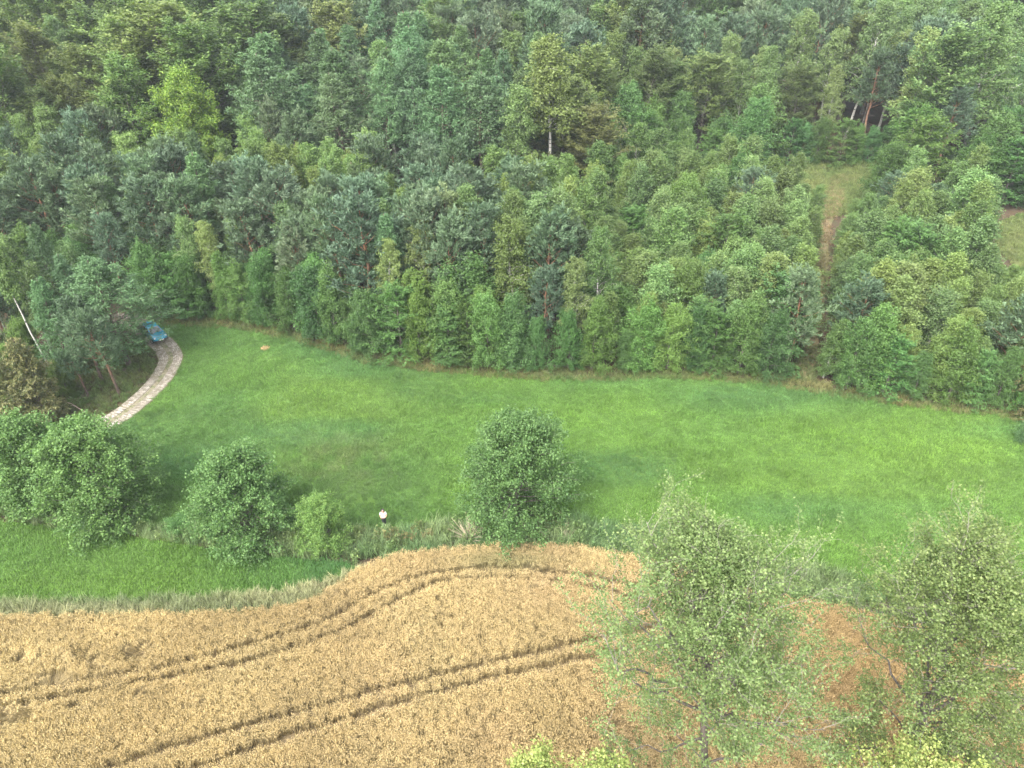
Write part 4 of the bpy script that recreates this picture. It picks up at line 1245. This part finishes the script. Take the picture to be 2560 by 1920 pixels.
# ------------------------------------------------------------------ the car on the track
M['paint'] = plain("turquoise_paint", (0.010, 0.215, 0.330), .28, .5, 0.25, coat=.8)
M['glass'] = plain("car_glass", (0.03, 0.04, 0.045), .06, .8, coat=.3)
M['rubber'] = plain("tyre_rubber", (0.02, 0.02, 0.02), .8)
M['rim'] = plain("wheel_rim", (0.45, 0.45, 0.46), .35, .5, .8)
M['lamp'] = plain("lamp_glass", (0.55, 0.57, 0.6), .1, .8, coat=.5)
M['plate'] = plain("plate_white", (0.75, 0.74, 0.70), .5)
M['bumper'] = plain("grey_bumper", (0.06, 0.055, 0.055), .6)
M['tail'] = plain("tail_lamp", (0.35, 0.02, 0.02), .25)
def car(loc, rz):
    root = empty("parked_car", loc, "small turquoise car on the track half hidden behind larch branches", "car", rz=rz)
    st = [(-1.92, .42, .78, .66), (-1.84, .30, .93, .78), (-1.35, .24, .97, .83), (-.6, .22, .96, .845), (.2, .22, .95, .85), (.85, .22, .93, .845), (1.25, .24, .88, .825), (1.62, .27, .80, .79), (1.85, .33, .70, .70), (1.94, .42, .60, .58)]
    V, n = [], len(st)
    for x, zb, zt, hw in st:
        V += [(x, -hw * .9, zb), (x, -hw, zb + .14), (x, -hw, zt - .16), (x, -hw * .92, zt - .03), (x, -hw * .55, zt + .015), (x, hw * .55, zt + .015), (x, hw * .92, zt - .03), (x, hw, zt - .16), (x, hw, zb + .14), (x, hw * .9, zb)]
    F = []
    for i in range(n - 1):
        for j in range(10):
            a, b_ = i * 10 + j, i * 10 + (j + 1) % 10
            F.append((a, b_, b_ + 10, a + 10))
    F += [tuple(range(9, -1, -1)), tuple(range((n - 1) * 10, n * 10))]
    me = bpy.data.meshes.new("car_body"); me.from_pydata(V, [], F); me.materials.append(M['paint'])
    for p_ in me.polygons: p_.use_smooth = True
    o = obj("body", me, root); sb = o.modifiers.new("subdivision", 'SUBSURF'); sb.levels = sb.render_levels = 2
    # cabin
    B = [(-1.72, .70), (-1.0, .76), (.15, .77), (1.02, .70)]
    T = [(-1.42, .54, 1.38), (-.85, .60, 1.46), (.0, .60, 1.47), (.30, .56, 1.41)]
    V, F = [], []
    for (x, hw), (tx, thw, tz) in zip(B, T):
        V += [(x, -hw, .93), (tx, -thw, tz), (tx, thw, tz), (x, hw, .93)]
    for i in range(3):
        for j in range(3): F.append((i * 4 + j, i * 4 + 4 + j, i * 4 + 5 + j, i * 4 + 1 + j))
    F += [(0, 1, 2, 3), (15, 14, 13, 12)]
    me = bpy.data.meshes.new("cabin"); me.from_pydata(V, [], F); me.materials.append(M['paint']); me.update()
    o = obj("roof", me, root); bv = o.modifiers.new("bevel", 'BEVEL'); bv.width = .05; bv.segments = 3; bv.limit_method = 'ANGLE'
    for p_ in me.polygons: p_.use_smooth = True
    def quad(name, c, inset, mat, off=.012, parent=root):
        c = np.array(c, float); m = c.mean(0)
        nrm = np.cross(c[1] - c[0], c[2] - c[0]); nrm /= np.linalg.norm(nrm)
        if nrm @ (m - np.array([-.2, 0, 1.0])) < 0: nrm = -nrm
        f = m + (c - m) * (1 - inset) + nrm * off
        g = m + (c - m) * (1 - inset) - nrm * .03
        me = bpy.data.meshes.new(name)
        me.from_pydata([tuple(v) for v in f] + [tuple(v) for v in g], [], [(0, 1, 2, 3), (7, 6, 5, 4), (0, 4, 5, 1), (1, 5, 6, 2), (2, 6, 7, 3), (3, 7, 4, 0)])
        me.materials.append(mat)
        return obj(name, me, parent)
    quad("windscreen", [V[12], V[13], V[14], V[15]], .12, M['glass'])
    quad("rear_window", [V[0], V[1], V[2], V[3]], .15, M['glass'])
    for a in (0, 3):
        tp = 1 if a == 0 else 2
        for i in (0, 1, 2):
            quad("side_window", [V[i * 4 + a], V[i * 4 + tp], V[i * 4 + 4 + tp], V[i * 4 + 4 + a]], .16, M['glass'])
    def lathe(name, prof, mat, parent, loc, nseg=20):
        V, F = [], []
        for k in range(nseg):
            a = 2 * math.pi * k / nseg
            V += [(r * math.cos(a), yy, r * math.sin(a)) for r, yy in prof]
        m = len(prof)
        for k in range(nseg):
            k2 = (k + 1) % nseg
            for j in range(m - 1): F.append((k * m + j, k2 * m + j, k2 * m + j + 1, k * m + j + 1))
        me = bpy.data.meshes.new(name); me.from_pydata(V, [], F); me.materials.append(mat)
        for p_ in me.polygons: p_.use_smooth = True
        return obj(name, me, parent, loc)
    for x in (-1.22, 1.25):
        for sy in (-1, 1):
            wh = empty("wheel", (x, sy * .76, .30)); wh.parent = root
            lathe("tyre", [(.19, -.09), (.27, -.10), (.30, -.06), (.30, .06), (.27, .10), (.19, .09)], M['rubber'], wh, (0, 0, 0))
            lathe("rim", [(.0, sy * .075), (.06, sy * .085), (.08, sy * .05), (.17, sy * .06), (.20, sy * .09)], M['rim'], wh, (0, 0, 0))
    def blob(name, size, loc, mat, rot=(0, 0, 0)):
        bm = bmesh.new(); bmesh.ops.create_cube(bm, size=1)
        for v in bm.verts: v.co = Vector((v.co.x * size[0], v.co.y * size[1], v.co.z * size[2]))
        bmesh.ops.bevel(bm, geom=list(bm.edges), offset=min(size) * .35, segments=3, affect='EDGES')
        me = bpy.data.meshes.new(name); bm.to_mesh(me); bm.free(); me.materials.append(mat)
        for p_ in me.polygons: p_.use_smooth = True
        o = obj(name, me, root, loc); o.rotation_euler = rot
        return o
    for sy in (-1, 1):
        blob("headlight", (.24, .30, .15), (1.70, sy * .56, .69), M['lamp'], (0, R(25), sy * R(-22)))
        blob("tail_light", (.10, .14, .28), (-1.84, sy * .66, .80), M['tail'])
        blob("wing_mirror", (.11, .16, .12), (.62, sy * .90, .98), M['paint'])
    blob("bumper", (.16, 1.34, .20), (1.86, 0, .42), M['bumper'])
    blob("bumper", (.14, 1.36, .20), (-1.86, 0, .46), M['bumper'])
    blob("number_plate", (.03, .50, .11), (1.955, 0, .45), M['plate'])
    return root
i = int(np.argmin(np.hypot(*(TRACK - at(371, 850)[:2]).T)))
cx, cyy = TRACK[i]
d = TRACK[i] - TRACK[i + 8]
car((cx, cyy, float(terrain(cx, cyy)) + .09), math.atan2(d[1], d[0]))

# ------------------------------------------------------------------ the air
m, t, out = nodes("summer_haze")
pv = N_(t, "ShaderNodeVolumePrincipled")
pv.inputs["Color"].default_value = (0.86, 0.92, 0.97, 1)
pv.inputs["Density"].default_value = 0.00024
pv.inputs["Anisotropy"].default_value = 0.2
t.links.new(pv.outputs[0], out.inputs["Volume"])
bm = bmesh.new(); bmesh.ops.create_cube(bm, size=1)
for v in bm.verts: v.co = Vector((v.co.x * 560, 190 + v.co.y * 460, 39 + v.co.z * 84))
me = bpy.data.meshes.new("haze"); bm.to_mesh(me); bm.free(); me.materials.append(m)
tag(obj("haze", me), "thin pale summer haze over wood and fields", "haze", None, 'stuff')
